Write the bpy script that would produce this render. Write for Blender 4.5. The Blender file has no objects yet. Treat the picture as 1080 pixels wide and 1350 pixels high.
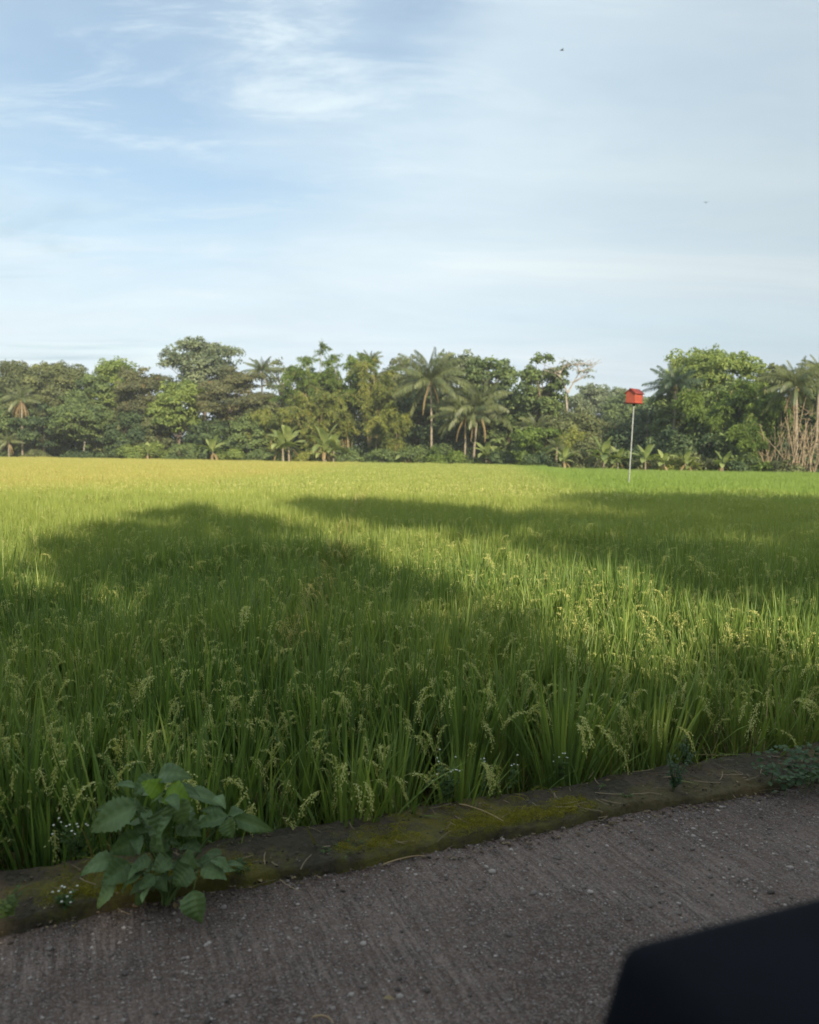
import bpy, bmesh, math, random
import numpy as np
from mathutils import Matrix, Vector, noise

R = math.radians
SUN_AZ = 17.0      # degrees: the sun stands behind the camera, this much to the right
SUN_EL = 25.0
HAZE = 0.0005
EXPOSURE = 0.74

# ------------------------------------------------------------------ camera
sc = bpy.context.scene
EYE = Vector((0, 0, 1.45))
CAM_ROT = Matrix.Rotation(R(90 - 4.08), 3, 'X') @ Matrix.Rotation(R(0.7), 3, 'Z')
cam_d = bpy.data.cameras.new('camera')
cam_d.sensor_fit = 'HORIZONTAL'; cam_d.sensor_width = 36; cam_d.lens = 36
cam_d.clip_start = 0.05; cam_d.clip_end = 6000
cam_d.dof.use_dof = True; cam_d.dof.focus_distance = 5.0; cam_d.dof.aperture_fstop = 3.5
cam = bpy.data.objects.new('camera', cam_d)
cam.matrix_world = Matrix.Translation(EYE) @ CAM_ROT.to_4x4()
sc.collection.objects.link(cam); sc.camera = cam

# ------------------------------------------------------------------ exposure, world, sun
sc.view_settings.view_transform = 'Standard'; sc.view_settings.look = 'None'
sc.view_settings.gamma = 1; sc.view_settings.exposure = EXPOSURE
sc.cycles.max_bounces = 6; sc.cycles.diffuse_bounces = 3; sc.cycles.glossy_bounces = 2
sc.cycles.transmission_bounces = 4; sc.cycles.transparent_max_bounces = 6
sc.cycles.volume_bounces = 1

s_h = Vector((math.sin(R(SUN_AZ)), -math.cos(R(SUN_AZ)), 0))
to_sun = Vector((s_h.x * math.cos(R(SUN_EL)), s_h.y * math.cos(R(SUN_EL)), math.sin(R(SUN_EL))))
sun_d = bpy.data.lights.new('sun', 'SUN'); sun_d.energy = 4.6; sun_d.angle = R(0.6)
sun_d.color = (1.0, 0.87, 0.66)
sun = bpy.data.objects.new('sun', sun_d); sun.rotation_euler = to_sun.to_track_quat('Z', 'Y').to_euler()
sc.collection.objects.link(sun)

def N(nt, typ, **kw):
    n = nt.nodes.new(typ)
    for k, v in kw.items(): setattr(n, k, v)
    return n
def L(nt, a, b): nt.links.new(a, b)
def math_n(nt, op, a, b=None, c=None, clamp=False):
    n = N(nt, 'ShaderNodeMath', operation=op, use_clamp=clamp)
    for i, x in enumerate((a, b, c)):
        if x is None: continue
        if isinstance(x, (int, float)): n.inputs[i].default_value = x
        else: L(nt, x, n.inputs[i])
    return n.outputs[0]
def mixc(nt, f, a, b, blend='MIX'):
    n = N(nt, 'ShaderNodeMix', data_type='RGBA', blend_type=blend)
    for s, x in ((n.inputs[0], f), (n.inputs[6], a), (n.inputs[7], b)):
        if isinstance(x, (int, float)): s.default_value = x
        elif isinstance(x, tuple): s.default_value = (*x, 1) if len(x) == 3 else x
        else: L(nt, x, s)
    return n.outputs[2]
def smooth(nt, x, a, b):
    n = N(nt, 'ShaderNodeMapRange', interpolation_type='SMOOTHSTEP', clamp=True)
    n.inputs[1].default_value = a; n.inputs[2].default_value = b
    L(nt, x, n.inputs[0]); return n.outputs[0]
def noise_n(nt, vec, scale, detail=4, rough=.55, dist=0, col=False):
    n = N(nt, 'ShaderNodeTexNoise'); n.inputs['Scale'].default_value = scale
    n.inputs['Detail'].default_value = detail; n.inputs['Roughness'].default_value = rough
    n.inputs['Distortion'].default_value = dist
    if vec is not None: L(nt, vec, n.inputs['Vector'])
    return n.outputs[1 if col else 0]

def cam_dir(px, py):
    return (CAM_ROT @ Vector(((px - 540) / 1080, (675 - py) / 1080, -1))).normalized()

world = bpy.data.worlds.new('World'); sc.world = world; world.use_nodes = True
nt = world.node_tree; nt.nodes.clear()
sky = N(nt, 'ShaderNodeTexSky', sky_type='NISHITA', sun_disc=False)
sky.sun_elevation = R(SUN_EL); sky.sun_rotation = math.atan2(to_sun.x, to_sun.y)
sky.air_density = 1.2; sky.dust_density = 1.5; sky.ozone_density = 2.0
tc = N(nt, 'ShaderNodeTexCoord')
sep = N(nt, 'ShaderNodeSeparateXYZ'); L(nt, tc.outputs['Generated'], sep.inputs[0])
zz = math_n(nt, 'ADD', math_n(nt, 'MAXIMUM', sep.outputs[2], 0.0), 0.10)
cmb = N(nt, 'ShaderNodeCombineXYZ')
L(nt, math_n(nt, 'DIVIDE', sep.outputs[0], zz), cmb.inputs[0]); L(nt, math_n(nt, 'DIVIDE', sep.outputs[1], zz), cmb.inputs[1])
flat = cmb.outputs[0]
mp = N(nt, 'ShaderNodeMapping'); mp.inputs['Rotation'].default_value = (0, 0, R(-25)); mp.inputs['Scale'].default_value = (0.55, 1.25, 1)
L(nt, flat, mp.inputs[0])
def blob(px, py, r0, r1, sx=1.0):
    """1 inside a patch of sky round a direction, fading to 0"""
    d = cam_dir(px, py)
    v = N(nt, 'ShaderNodeVectorMath', operation='SUBTRACT'); L(nt, warped, v.inputs[0]); v.inputs[1].default_value = d
    m = N(nt, 'ShaderNodeVectorMath', operation='MULTIPLY'); L(nt, v.outputs[0], m.inputs[0]); m.inputs[1].default_value = (1 / sx, 1, 1)
    l = N(nt, 'ShaderNodeVectorMath', operation='LENGTH'); L(nt, m.outputs[0], l.inputs[0])
    return smooth(nt, l.outputs[1], r1, r0)
wn = noise_n(nt, mp.outputs[0], 1.6, 5, .6, col=True)
wv = N(nt, 'ShaderNodeVectorMath', operation='MULTIPLY_ADD'); L(nt, wn, wv.inputs[0])
wv.inputs[1].default_value = (.30, .30, .22); 
ws = N(nt, 'ShaderNodeVectorMath', operation='SUBTRACT'); L(nt, tc.outputs['Generated'], ws.inputs[0]); ws.inputs[1].default_value = (.15, .15, .11)
L(nt, ws.outputs[0], wv.inputs[2]); warped = wv.outputs[0]
veil = noise_n(nt, mp.outputs[0], 0.9, 6, .58, .4)
wisp = noise_n(nt, mp.outputs[0], 3.6, 10, .68, .5)
gap = math_n(nt, 'MAXIMUM', math_n(nt, 'MAXIMUM', blob(170, 95, .06, .30, 1.35), math_n(nt, 'MULTIPLY', blob(530, 30, .02, .15, 1.0), .9)),
             math_n(nt, 'MULTIPLY', blob(330, 90, .05, .22, 1.3), .85))
cover = math_n(nt, 'ADD', math_n(nt, 'MULTIPLY', smooth(nt, veil, .3, .62), .20), .78)
cover = math_n(nt, 'SUBTRACT', cover, math_n(nt, 'MULTIPLY', gap, .56))
cover = math_n(nt, 'ADD', cover, math_n(nt, 'MULTIPLY', smooth(nt, wisp, .47, .72), math_n(nt, 'MULTIPLY_ADD', gap, .36, .12)))
cover = math_n(nt, 'ADD', cover, math_n(nt, 'MULTIPLY', blob(405, 105, .01, .10, 1.5), math_n(nt, 'MULTIPLY_ADD', smooth(nt, wisp, .35, .6), .30, .03)), clamp=True)
# cloud tone: brighter veil in the middle, greyer to the right and in low streaks
grey = smooth(nt, sep.outputs[0], -.05, .50)
c_hi = mixc(nt, grey, (5.05, 5.95, 6.45), (3.9, 4.6, 5.0))
pink = smooth(nt, sep.outputs[2], .30, .06)
c_hi = mixc(nt, math_n(nt, 'MULTIPLY', pink, .5), c_hi, mixc(nt, grey, (5.6, 6.0, 6.4), (4.2, 4.7, 5.2)))
mp2 = N(nt, 'ShaderNodeMapping'); mp2.inputs['Rotation'].default_value = (0, 0, R(12)); mp2.inputs['Scale'].default_value = (.5, 1.0, 1)
L(nt, flat, mp2.inputs[0])
streak = smooth(nt, noise_n(nt, mp2.outputs[0], 1.5, 6, .6, .5), .53, .70)
low = math_n(nt, 'MULTIPLY', smooth(nt, sep.outputs[2], .30, .20), smooth(nt, sep.outputs[0], -.1, -.38))
c_cl = mixc(nt, math_n(nt, 'MULTIPLY', streak, math_n(nt, 'MULTIPLY_ADD', low, 1.0, .22)), c_hi, (3.9, 4.8, 5.3))
tone = noise_n(nt, mp.outputs[0], 1.1, 5, .6, .6)
c_cl = mixc(nt, smooth(nt, tone, .42, .70), c_cl, mixc(nt, 1.0, c_cl, (.89, .92, .95), 'MULTIPLY'))
c_cl = mixc(nt, smooth(nt, tone, .46, .28), c_cl, mixc(nt, 1.0, c_cl, (1.10, 1.07, 1.03), 'MULTIPLY'))
skyc = mixc(nt, 1.0, sky.outputs[0], (0.98, 1.02, 1.02), 'MULTIPLY')
colr = mixc(nt, cover, skyc, c_cl)
bg = N(nt, 'ShaderNodeBackground'); bg.inputs[1].default_value = 0.093
L(nt, colr, bg.inputs[0]); out = N(nt, 'ShaderNodeOutputWorld'); L(nt, bg.outputs[0], out.inputs[0])

# ------------------------------------------------------------------ helpers
rng = np.random.default_rng(7)
random.seed(7)
def horizon_y(px): return 598 + (px - 540) * math.tan(R(0.7))
def on_plane(px, py, z):
    d = cam_dir(px, py); t = (z - EYE.z) / d.z
    return EYE + d * t
def at_depth(px, py, Y):
    d = cam_dir(px, py); return EYE + d * (Y / d.y)

ROAD_ANG = 21.7
U = Vector((math.cos(R(ROAD_ANG)), math.sin(R(ROAD_ANG)), 0)); V = Vector((-U.y, U.x, 0))
K_BACK = on_plane(600, 1054, 0.05).dot(V)      # field-side edge of the kerb
K_FRONT = K_BACK - 0.285
def uv(u, v, z=0): return U * u + V * v + Vector((0, 0, z))

def setp(o, label=None, cat=None, group=None, kind=None):
    if label: o['label'] = label
    if cat: o['category'] = cat
    if group: o['group'] = group
    if kind: o['kind'] = kind
    return o
def empty(name, loc, label, cat, group=None, rz=0, scale=1):
    o = bpy.data.objects.new(name, None); sc.collection.objects.link(o)
    o.location = loc; o.rotation_euler = (0, 0, rz); o.scale = (scale,) * 3
    return setp(o, label, cat, group)

class MB:
    def __init__(s): s.v = []; s.f = []; s.a = []; s.m = []; s.n = 0
    def add(s, v, f, a=0.5, m=0):
        v = np.asarray(v, dtype=np.float32).reshape(-1, 3); f = np.asarray(f, dtype=np.int64)
        s.v.append(v); s.f.append(f + s.n); s.n += len(v)
        s.a.append(np.broadcast_to(np.asarray(a, dtype=np.float32), (len(f),)).copy())
        s.m.append(np.full(len(f), m, dtype=np.int32))
    def mesh(s, name, mats, smooth=False):
        me = bpy.data.meshes.new(name)
        v = np.concatenate(s.v); me.vertices.add(len(v)); me.vertices.foreach_set('co', v.ravel())
        tot = np.concatenate([np.full(len(f), f.shape[1], dtype=np.int32) for f in s.f])
        lv = np.concatenate([f.ravel() for f in s.f]).astype(np.int32)
        st = np.concatenate(([0], np.cumsum(tot)[:-1])).astype(np.int32)
        me.loops.add(len(lv)); me.loops.foreach_set('vertex_index', lv)
        me.polygons.add(len(tot)); me.polygons.foreach_set('loop_start', st)
        me.polygons.foreach_set('material_index', np.concatenate(s.m))
        me.update(calc_edges=True)
        if smooth: me.polygons.foreach_set('use_smooth', np.ones(len(tot), dtype=bool))
        at = me.attributes.new('v', 'FLOAT', 'FACE'); at.data.foreach_set('value', np.concatenate(s.a))
        for m in (mats if isinstance(mats, (list, tuple)) else [mats]): me.materials.append(m)
        return me
    def obj(s, name, mats, parent=None, smooth=False, link=True):
        o = bpy.data.objects.new(name, s.mesh(name, mats, smooth))
        if link: sc.collection.objects.link(o)
        if parent: o.parent = parent
        return o

def norm(a): return a / np.maximum(np.linalg.norm(a, axis=-1, keepdims=True), 1e-9)
def kites(mb, pos, ax, nr, ln, wd, v=.5, m=0, sag=.12, mid=.45):
    """leaf blades: one four-cornered face each"""
    n = len(pos); ax = norm(ax); sd = norm(np.cross(ax, nr)); nr = norm(np.cross(sd, ax))
    ln = np.broadcast_to(ln, (n,))[:, None]; wd = np.broadcast_to(wd, (n,))[:, None]
    a = pos; c = pos + ax * ln - nr * ln * sag; q = pos + ax * ln * mid
    vv = np.stack([a, q + sd * wd / 2, c, q - sd * wd / 2], 1)
    mb.add(vv, np.arange(4 * n).reshape(n, 4), v, m)
def ribbons(mb, C, W, S, v=.5, m=0):
    """C (n,s,3) centre lines, W (n,s) widths, S (n,3) side directions"""
    n, s, _ = C.shape
    P = np.stack([C - S[:, None] * W[..., None] / 2, C + S[:, None] * W[..., None] / 2], 2)
    i = np.arange(n)[:, None] * (2 * s) + np.arange(s - 1)[None] * 2
    f = np.stack([i, i + 1, i + 3, i + 2], -1).reshape(-1, 4)
    mb.add(P, f, np.repeat(np.broadcast_to(v, (n,)), s - 1) if np.size(v) <= n else v, m)
def tube(mb, pts, rad, sides=7, v=.5, m=0, cap=True):
    pts = np.asarray([tuple(p) for p in pts], float); k = len(pts)
    rad = np.broadcast_to(rad, (k,)) if np.ndim(rad) == 0 else np.asarray(rad, float)
    t = norm(np.gradient(pts, axis=0))
    ref = np.array([0.3, 1, 0.1]) if abs(t[0][2]) > .6 else np.array([0, 0, 1.])
    a = norm(np.cross(t, ref)); b = np.cross(t, a)
    th = np.linspace(0, 2 * np.pi, sides, endpoint=False)
    P = pts[:, None] + rad[:, None, None] * (np.cos(th)[None, :, None] * a[:, None] + np.sin(th)[None, :, None] * b[:, None])
    i = np.arange(k - 1)[:, None] * sides; j = np.arange(sides)[None]; j2 = (j + 1) % sides
    f = np.stack([i + j, i + j2, i + sides + j2, i + sides + j], -1).reshape(-1, 4)
    mb.add(P, f, v, m)
    if cap:
        mb.add(P[-1], [list(range(sides))], v, m)
def bez(p0, p1, p2, k=8):
    t = np.linspace(0, 1, k)[:, None]
    p0, p1, p2 = map(lambda p: np.array(tuple(p), float), (p0, p1, p2))
    return (1 - t) ** 2 * p0 + 2 * t * (1 - t) * p1 + t * t * p2
def box(mb, lo, hi, v=.5, m=0):
    x0, y0, z0 = lo; x1, y1, z1 = hi
    mb.add([(x0,y0,z0),(x1,y0,z0),(x1,y1,z0),(x0,y1,z0),(x0,y0,z1),(x1,y0,z1),(x1,y1,z1),(x0,y1,z1)],
           [(0,3,2,1),(4,5,6,7),(0,1,5,4),(1,2,6,5),(2,3,7,6),(3,0,4,7)], v, m)

# ------------------------------------------------------------------ materials
def new_mat(name):
    m = bpy.data.materials.new(name); m.use_nodes = True; m.node_tree.nodes.clear(); return m, m.node_tree
def leaf_mat(name, dark, light, transl=.24, rough=.55, spec=.25, accent=None, patch=.9, scale=.5):
    """leaf colour varies leaf to leaf (attribute v) and clump to clump (world noise)"""
    m, t = new_mat(name)
    at = N(t, 'ShaderNodeAttribute', attribute_name='v'); g = N(t, 'ShaderNodeNewGeometry')
    nz = noise_n(t, g.outputs['Position'], scale, 3, .6)
    f = math_n(t, 'MULTIPLY_ADD', smooth(t, nz, .35, .65), patch * .5, math_n(t, 'MULTIPLY_ADD', at.outputs['Fac'], .7, -.08), clamp=True)
    c = mixc(t, f, dark, light)
    if accent: c = mixc(t, smooth(t, at.outputs['Fac'], .93, .97), c, accent)
    p = N(t, 'ShaderNodeBsdfPrincipled'); L(t, c, p.inputs['Base Color']); p.inputs['Roughness'].default_value = rough
    p.inputs['Specular IOR Level'].default_value = spec
    tr = N(t, 'ShaderNodeBsdfTranslucent'); L(t, mixc(t, 1.0, c, (1.25, 1.2, .6), 'MULTIPLY'), tr.inputs[0])
    mx = N(t, 'ShaderNodeMixShader'); mx.inputs[0].default_value = transl
    L(t, p.outputs[0], mx.inputs[1]); L(t, tr.outputs[0], mx.inputs[2])
    o = N(t, 'ShaderNodeOutputMaterial'); L(t, mx.outputs[0], o.inputs[0]); return m
def plain_mat(name, a, b, scale=6, rough=.8, bump=0, bscale=30, spec=.3, stretch=None, coat=0):
    m, t = new_mat(name); tcn = N(t, 'ShaderNodeTexCoord'); vec = tcn.outputs['Object']
    if stretch:
        mpn = N(t, 'ShaderNodeMapping'); mpn.inputs['Scale'].default_value = stretch; L(t, vec, mpn.inputs[0]); vec = mpn.outputs[0]
    c = mixc(t, smooth(t, noise_n(t, vec, scale, 5, .65), .3, .7), a, b)
    p = N(t, 'ShaderNodeBsdfPrincipled'); L(t, c, p.inputs['Base Color']); p.inputs['Roughness'].default_value = rough
    p.inputs['Specular IOR Level'].default_value = spec; p.inputs['Coat Weight'].default_value = coat
    if bump:
        bn = N(t, 'ShaderNodeBump'); bn.inputs['Strength'].default_value = bump; bn.inputs['Distance'].default_value = .02
        L(t, noise_n(t, vec, bscale, 5, .6), bn.inputs['Height']); L(t, bn.outputs[0], p.inputs['Normal'])
    o = N(t, 'ShaderNodeOutputMaterial'); L(t, p.outputs[0], o.inputs[0]); return m

BARK = plain_mat('bark_brown', (.10, .075, .055), (.20, .16, .12), 3, .9, .5, 12)
BARK_PALE = plain_mat('bark_pale', (.22, .19, .15), (.40, .36, .30), 3, .85, .4, 12)
PALM_BARK = plain_mat('palm_bark', (.15, .125, .09), (.31, .265, .20), 2, .9, .4, 9, stretch=(1, 1, 5))
CULM = plain_mat('bamboo_culm', (.20, .17, .08), (.40, .31, .16), 2, .6, 0)
CULM_DRY = plain_mat('bamboo_culm_dry', (.17, .125, .08), (.36, .28, .18), 2, .7, 0)
G = {
 'olive': leaf_mat('leaf_olive', (.055, .074, .032), (.195, .215, .085)),
 'dark': leaf_mat('leaf_dark', (.032, .056, .028), (.115, .165, .062)),
 'mid': leaf_mat('leaf_mid', (.050, .080, .032), (.190, .250, .080)),
 'bright': leaf_mat('leaf_bright', (.105, .160, .042), (.320, .385, .105), transl=.4),
 'brown': leaf_mat('leaf_brownish', (.060, .072, .036), (.190, .190, .085), accent=(.26, .15, .06)),
 'grey': leaf_mat('leaf_greyish', (0.074, 0.101, 0.061), (0.240, 0.280, 0.152)),
 'bamboo': leaf_mat('leaf_bamboo', (0.081, 0.115, 0.030), (0.336, 0.360, 0.088), transl=.4, accent=(.36, .30, .09)),
 'bamboo_green': leaf_mat('leaf_bamboo_green', (0.054, 0.101, 0.024), (0.224, 0.304, 0.064), transl=.4),
 'palm': leaf_mat('leaf_palm', (.052, .078, .030), (.185, .205, .075), transl=.25, rough=.45, spec=.4),
 'palm_dark': leaf_mat('leaf_palm_dark', (.026, .050, .032), (.085, .125, .066), transl=.25, rough=.45),
 'banana': leaf_mat('leaf_banana', (.125, .180, .060), (.380, .430, .160), transl=.45, rough=.45),
}
DEADLEAF = leaf_mat('leaf_dead', (.20, .14, .07), (.40, .31, .16), transl=.3)

def rice_mat(name, ripe, base=None):
    m, t = new_mat(name)
    at = N(t, 'ShaderNodeAttribute', attribute_name='v'); g = N(t, 'ShaderNodeNewGeometry')
    sp = N(t, 'ShaderNodeSeparateXYZ'); L(t, g.outputs['Position'], sp.inputs[0])
    X, Y = sp.outputs[0], sp.outputs[1]
    big = noise_n(t, g.outputs['Position'], .28, 3, .6); fine = noise_n(t, g.outputs['Position'], 1.7, 3, .6)
    # riper stand far off on the left, young vivid stand far off on the right
    gold = math_n(t, 'MULTIPLY', smooth(t, math_n(t, 'MULTIPLY_ADD', big, 4, X), -.5, -7),
                  smooth(t, math_n(t, 'SUBTRACT', Y, math_n(t, 'MULTIPLY_ADD', X, 2.6, math_n(t, 'MULTIPLY', fine, 4))), 36, 62))
    young = math_n(t, 'MULTIPLY', smooth(t, math_n(t, 'SUBTRACT', X, math_n(t, 'MULTIPLY', Y, .10)), .5, 4.5), smooth(t, Y, 17, 30))
    if ripe:
        c = mixc(t, at.outputs['Fac'], (.38, .42, .13), (.64, .61, .26))
        c = mixc(t, gold, c, (.54, .48, .19)); c = mixc(t, young, c, (.24, .34, .07))
    else:
        r = N(t, 'ShaderNodeValToRGB'); L(t, at.outputs['Fac'], r.inputs[0]); e = r.color_ramp.elements
        e[0].position = 0; e[0].color = (.038, .082, .022, 1); e[1].position = .55; e[1].color = (.150, .238, .058, 1)
        for p_, c_ in ((.80, (.32, .39, .095, 1)), (.87, (.11, .10, .035, 1)), (.95, (.12, .085, .04, 1)), (1, (.24, .16, .08, 1))):
            x = e.new(p_); x.color = c_
        c = r.outputs[0]
        c = mixc(t, math_n(t, 'MULTIPLY', smooth(t, big, .40, .60), .45), c, (.25, .30, .070))
        c = mixc(t, math_n(t, 'MULTIPLY', smooth(t, Y, 4.5, 18), .66), c, (.345, .385, .095))  # blades lighten with distance; the field's sunlit brightness is put into their colour
        c = mixc(t, math_n(t, 'MULTIPLY', gold, .6), c, (.44, .40, .120)); c = mixc(t, math_n(t, 'MULTIPLY', young, .7), c, (.20, .31, .065))
    line = math_n(t, 'ABSOLUTE', math_n(t, 'ADD', math_n(t, 'MULTIPLY_ADD', Y, .035, .50), math_n(t, 'MULTIPLY_ADD', fine, -.30, math_n(t, 'ADD', X, .15))))
    line = math_n(t, 'MULTIPLY', math_n(t, 'MULTIPLY', smooth(t, line, .20, .08), smooth(t, Y, 30, 18)), math_n(t, 'MULTIPLY', smooth(t, Y, 3.6, 5.5), .55 if ripe else .12))
    c = mixc(t, line, c, (.56, .44, .20) if ripe else (.30, .26, .09))
    p = N(t, 'ShaderNodeBsdfPrincipled'); L(t, c, p.inputs['Base Color']); p.inputs['Roughness'].default_value = .5
    p.inputs['Specular IOR Level'].default_value = .3
    tr = N(t, 'ShaderNodeBsdfTranslucent'); L(t, mixc(t, 1.0, c, (1.2, 1.2, .6), 'MULTIPLY'), tr.inputs[0])
    mx = N(t, 'ShaderNodeMixShader'); mx.inputs[0].default_value = .38
    L(t, p.outputs[0], mx.inputs[1]); L(t, tr.outputs[0], mx.inputs[2])
    o = N(t, 'ShaderNodeOutputMaterial'); L(t, mx.outputs[0], o.inputs[0]); return m
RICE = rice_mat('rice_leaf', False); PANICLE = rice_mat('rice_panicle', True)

# ------------------------------------------------------------------ ground, road, kerb
def ground_mat():
    m, t = new_mat('wet_soil'); g = N(t, 'ShaderNodeNewGeometry')
    c = mixc(t, noise_n(t, g.outputs['Position'], 1.3, 5, .6), (.045, .035, .022), (.10, .085, .045))
    sp = N(t, 'ShaderNodeSeparateXYZ'); L(t, g.outputs['Position'], sp.inputs[0])
    c = mixc(t, smooth(t, sp.outputs[1], 60, 75), c, (.07, .10, .03))
    p = N(t, 'ShaderNodeBsdfPrincipled'); L(t, c, p.inputs['Base Color']); p.inputs['Roughness'].default_value = .8
    o = N(t, 'ShaderNodeOutputMaterial'); L(t, p.outputs[0], o.inputs[0]); return m
mb = MB()
prof = [(-420, -.03), (K_FRONT - 6.2, -.03), (K_FRONT - 6.1, -.06), (K_BACK - .03, -.06), (K_BACK + .02, -.44), (6, -.42), (420, -.42)]
us = [-420, -40, 0, 40, 420]
P = [uv(u, v, z) for u in us for v, z in prof]; k = len(prof)
mb.add([tuple(p) for p in P], [(i * k + j, (i + 1) * k + j, (i + 1) * k + j + 1, i * k + j + 1) for i in range(len(us) - 1) for j in range(k - 1)])
setp(mb.obj('ground', ground_mat()), 'dark wet soil of the paddy under the rice', None, None, 'structure')

def road_mat():
    m, t = new_mat('rough_concrete'); g = N(t, 'ShaderNodeNewGeometry')
    mpn = N(t, 'ShaderNodeMapping', vector_type='POINT'); mpn.inputs['Rotation'].default_value = (0, 0, -R(ROAD_ANG)); L(t, g.outputs['Position'], mpn.inputs[0])
    P = mpn.outputs[0]
    big = noise_n(t, P, .9, 5, .6); medn = noise_n(t, P, 6, 5, .65)
    c = mixc(t, smooth(t, big, .34, .66), (.084, .050, .037), (.160, .102, .080))
    c = mixc(t, math_n(t, 'MULTIPLY', smooth(t, medn, .45, .7), .6), c, (.050, .036, .030))
    c = mixc(t, math_n(t, 'MULTIPLY', smooth(t, noise_n(t, P, 2.7, 6, .7, .6), .48, .66), .55), c, (.064, .042, .031))
    # broom grooves run across the road
    ms = N(t, 'ShaderNodeMapping'); ms.inputs['Scale'].default_value = (1, .06, 1); L(t, P, ms.inputs[0])
    gr = noise_n(t, ms.outputs[0], 55, 4, .65, .5)
    grm = math_n(t, 'MULTIPLY', smooth(t, gr, .42, .58), smooth(t, noise_n(t, P, 1.9, 4, .6), .38, .60))
    c = mixc(t, math_n(t, 'MULTIPLY', grm, .75), c, (.225, .165, .138))
    # aggregate showing through
    vo = N(t, 'ShaderNodeTexVoronoi'); vo.inputs['Scale'].default_value = 75; L(t, P, vo.inputs['Vector'])
    sp = N(t, 'ShaderNodeSeparateColor'); L(t, vo.outputs['Color'], sp.inputs[0])
    st = math_n(t, 'MULTIPLY', smooth(t, vo.outputs['Distance'], .38, .22), smooth(t, sp.outputs[0], .55, .62))
    stc = mixc(t, sp.outputs[1], (.18, .14, .125), (.46, .39, .36))
    c = mixc(t, math_n(t, 'MULTIPLY', st, .95), c, stc)
    vo2 = N(t, 'ShaderNodeTexVoronoi'); vo2.inputs['Scale'].default_value = 190; L(t, P, vo2.inputs['Vector'])
    sp2 = N(t, 'ShaderNodeSeparateColor'); L(t, vo2.outputs['Color'], sp2.inputs[0])
    c = mixc(t, math_n(t, 'MULTIPLY', smooth(t, sp2.outputs[0], .45, .8), .5), c, (.27, .215, .19))
    c = mixc(t, math_n(t, 'MULTIPLY', smooth(t, sp2.outputs[1], .6, .9), .45), c, (.028, .021, .018))
    p = N(t, 'ShaderNodeBsdfPrincipled'); L(t, c, p.inputs['Base Color']); p.inputs['Roughness'].default_value = .85
    h = math_n(t, 'ADD', math_n(t, 'MULTIPLY', gr, .5), math_n(t, 'ADD', math_n(t, 'MULTIPLY', st, .5), math_n(t, 'ADD', math_n(t, 'MULTIPLY', sp2.outputs[0], .22), medn)))
    bn = N(t, 'ShaderNodeBump'); bn.inputs['Strength'].default_value = 1.0; bn.inputs['Distance'].default_value = .045
    L(t, h, bn.inputs['Height']); L(t, bn.outputs[0], p.inputs['Normal'])
    o = N(t, 'ShaderNodeOutputMaterial'); L(t, p.outputs[0], o.inputs[0]); return m
def road_z(u, v):
    return (.010 * noise.noise(Vector((u * .8, v * .8, 0))) + .006 * noise.noise(Vector((u * 3, v * 3, 4)))
            + .0075 * noise.noise(Vector((u * 28, v * 2.2, 9))))
def sheet(name, us, vs, zf, mat, label, back=None):
    P = []
    for u in us:
        for v in vs: P.append(tuple(uv(u, v, zf(u, v))))
    k = len(vs); mb = MB()
    mb.add(P, [(i * k + j, (i + 1) * k + j, (i + 1) * k + j + 1, i * k + j + 1) for i in range(len(us) - 1) for j in range(k - 1)])
    return setp(mb.obj(name, mat, None, True), label, None, None, 'structure')
us = np.concatenate([np.linspace(-40, -2.6, 40), np.arange(-2.58, 4.6, .016), np.linspace(4.65, 90, 80)])
vs = np.concatenate([np.linspace(K_FRONT - 5.2, .6, 12), np.arange(.62, K_FRONT + .03, .02)])
sheet('road', us, vs, road_z, road_mat(), 'rough brown-grey concrete road surface with broom grooves')

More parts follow.
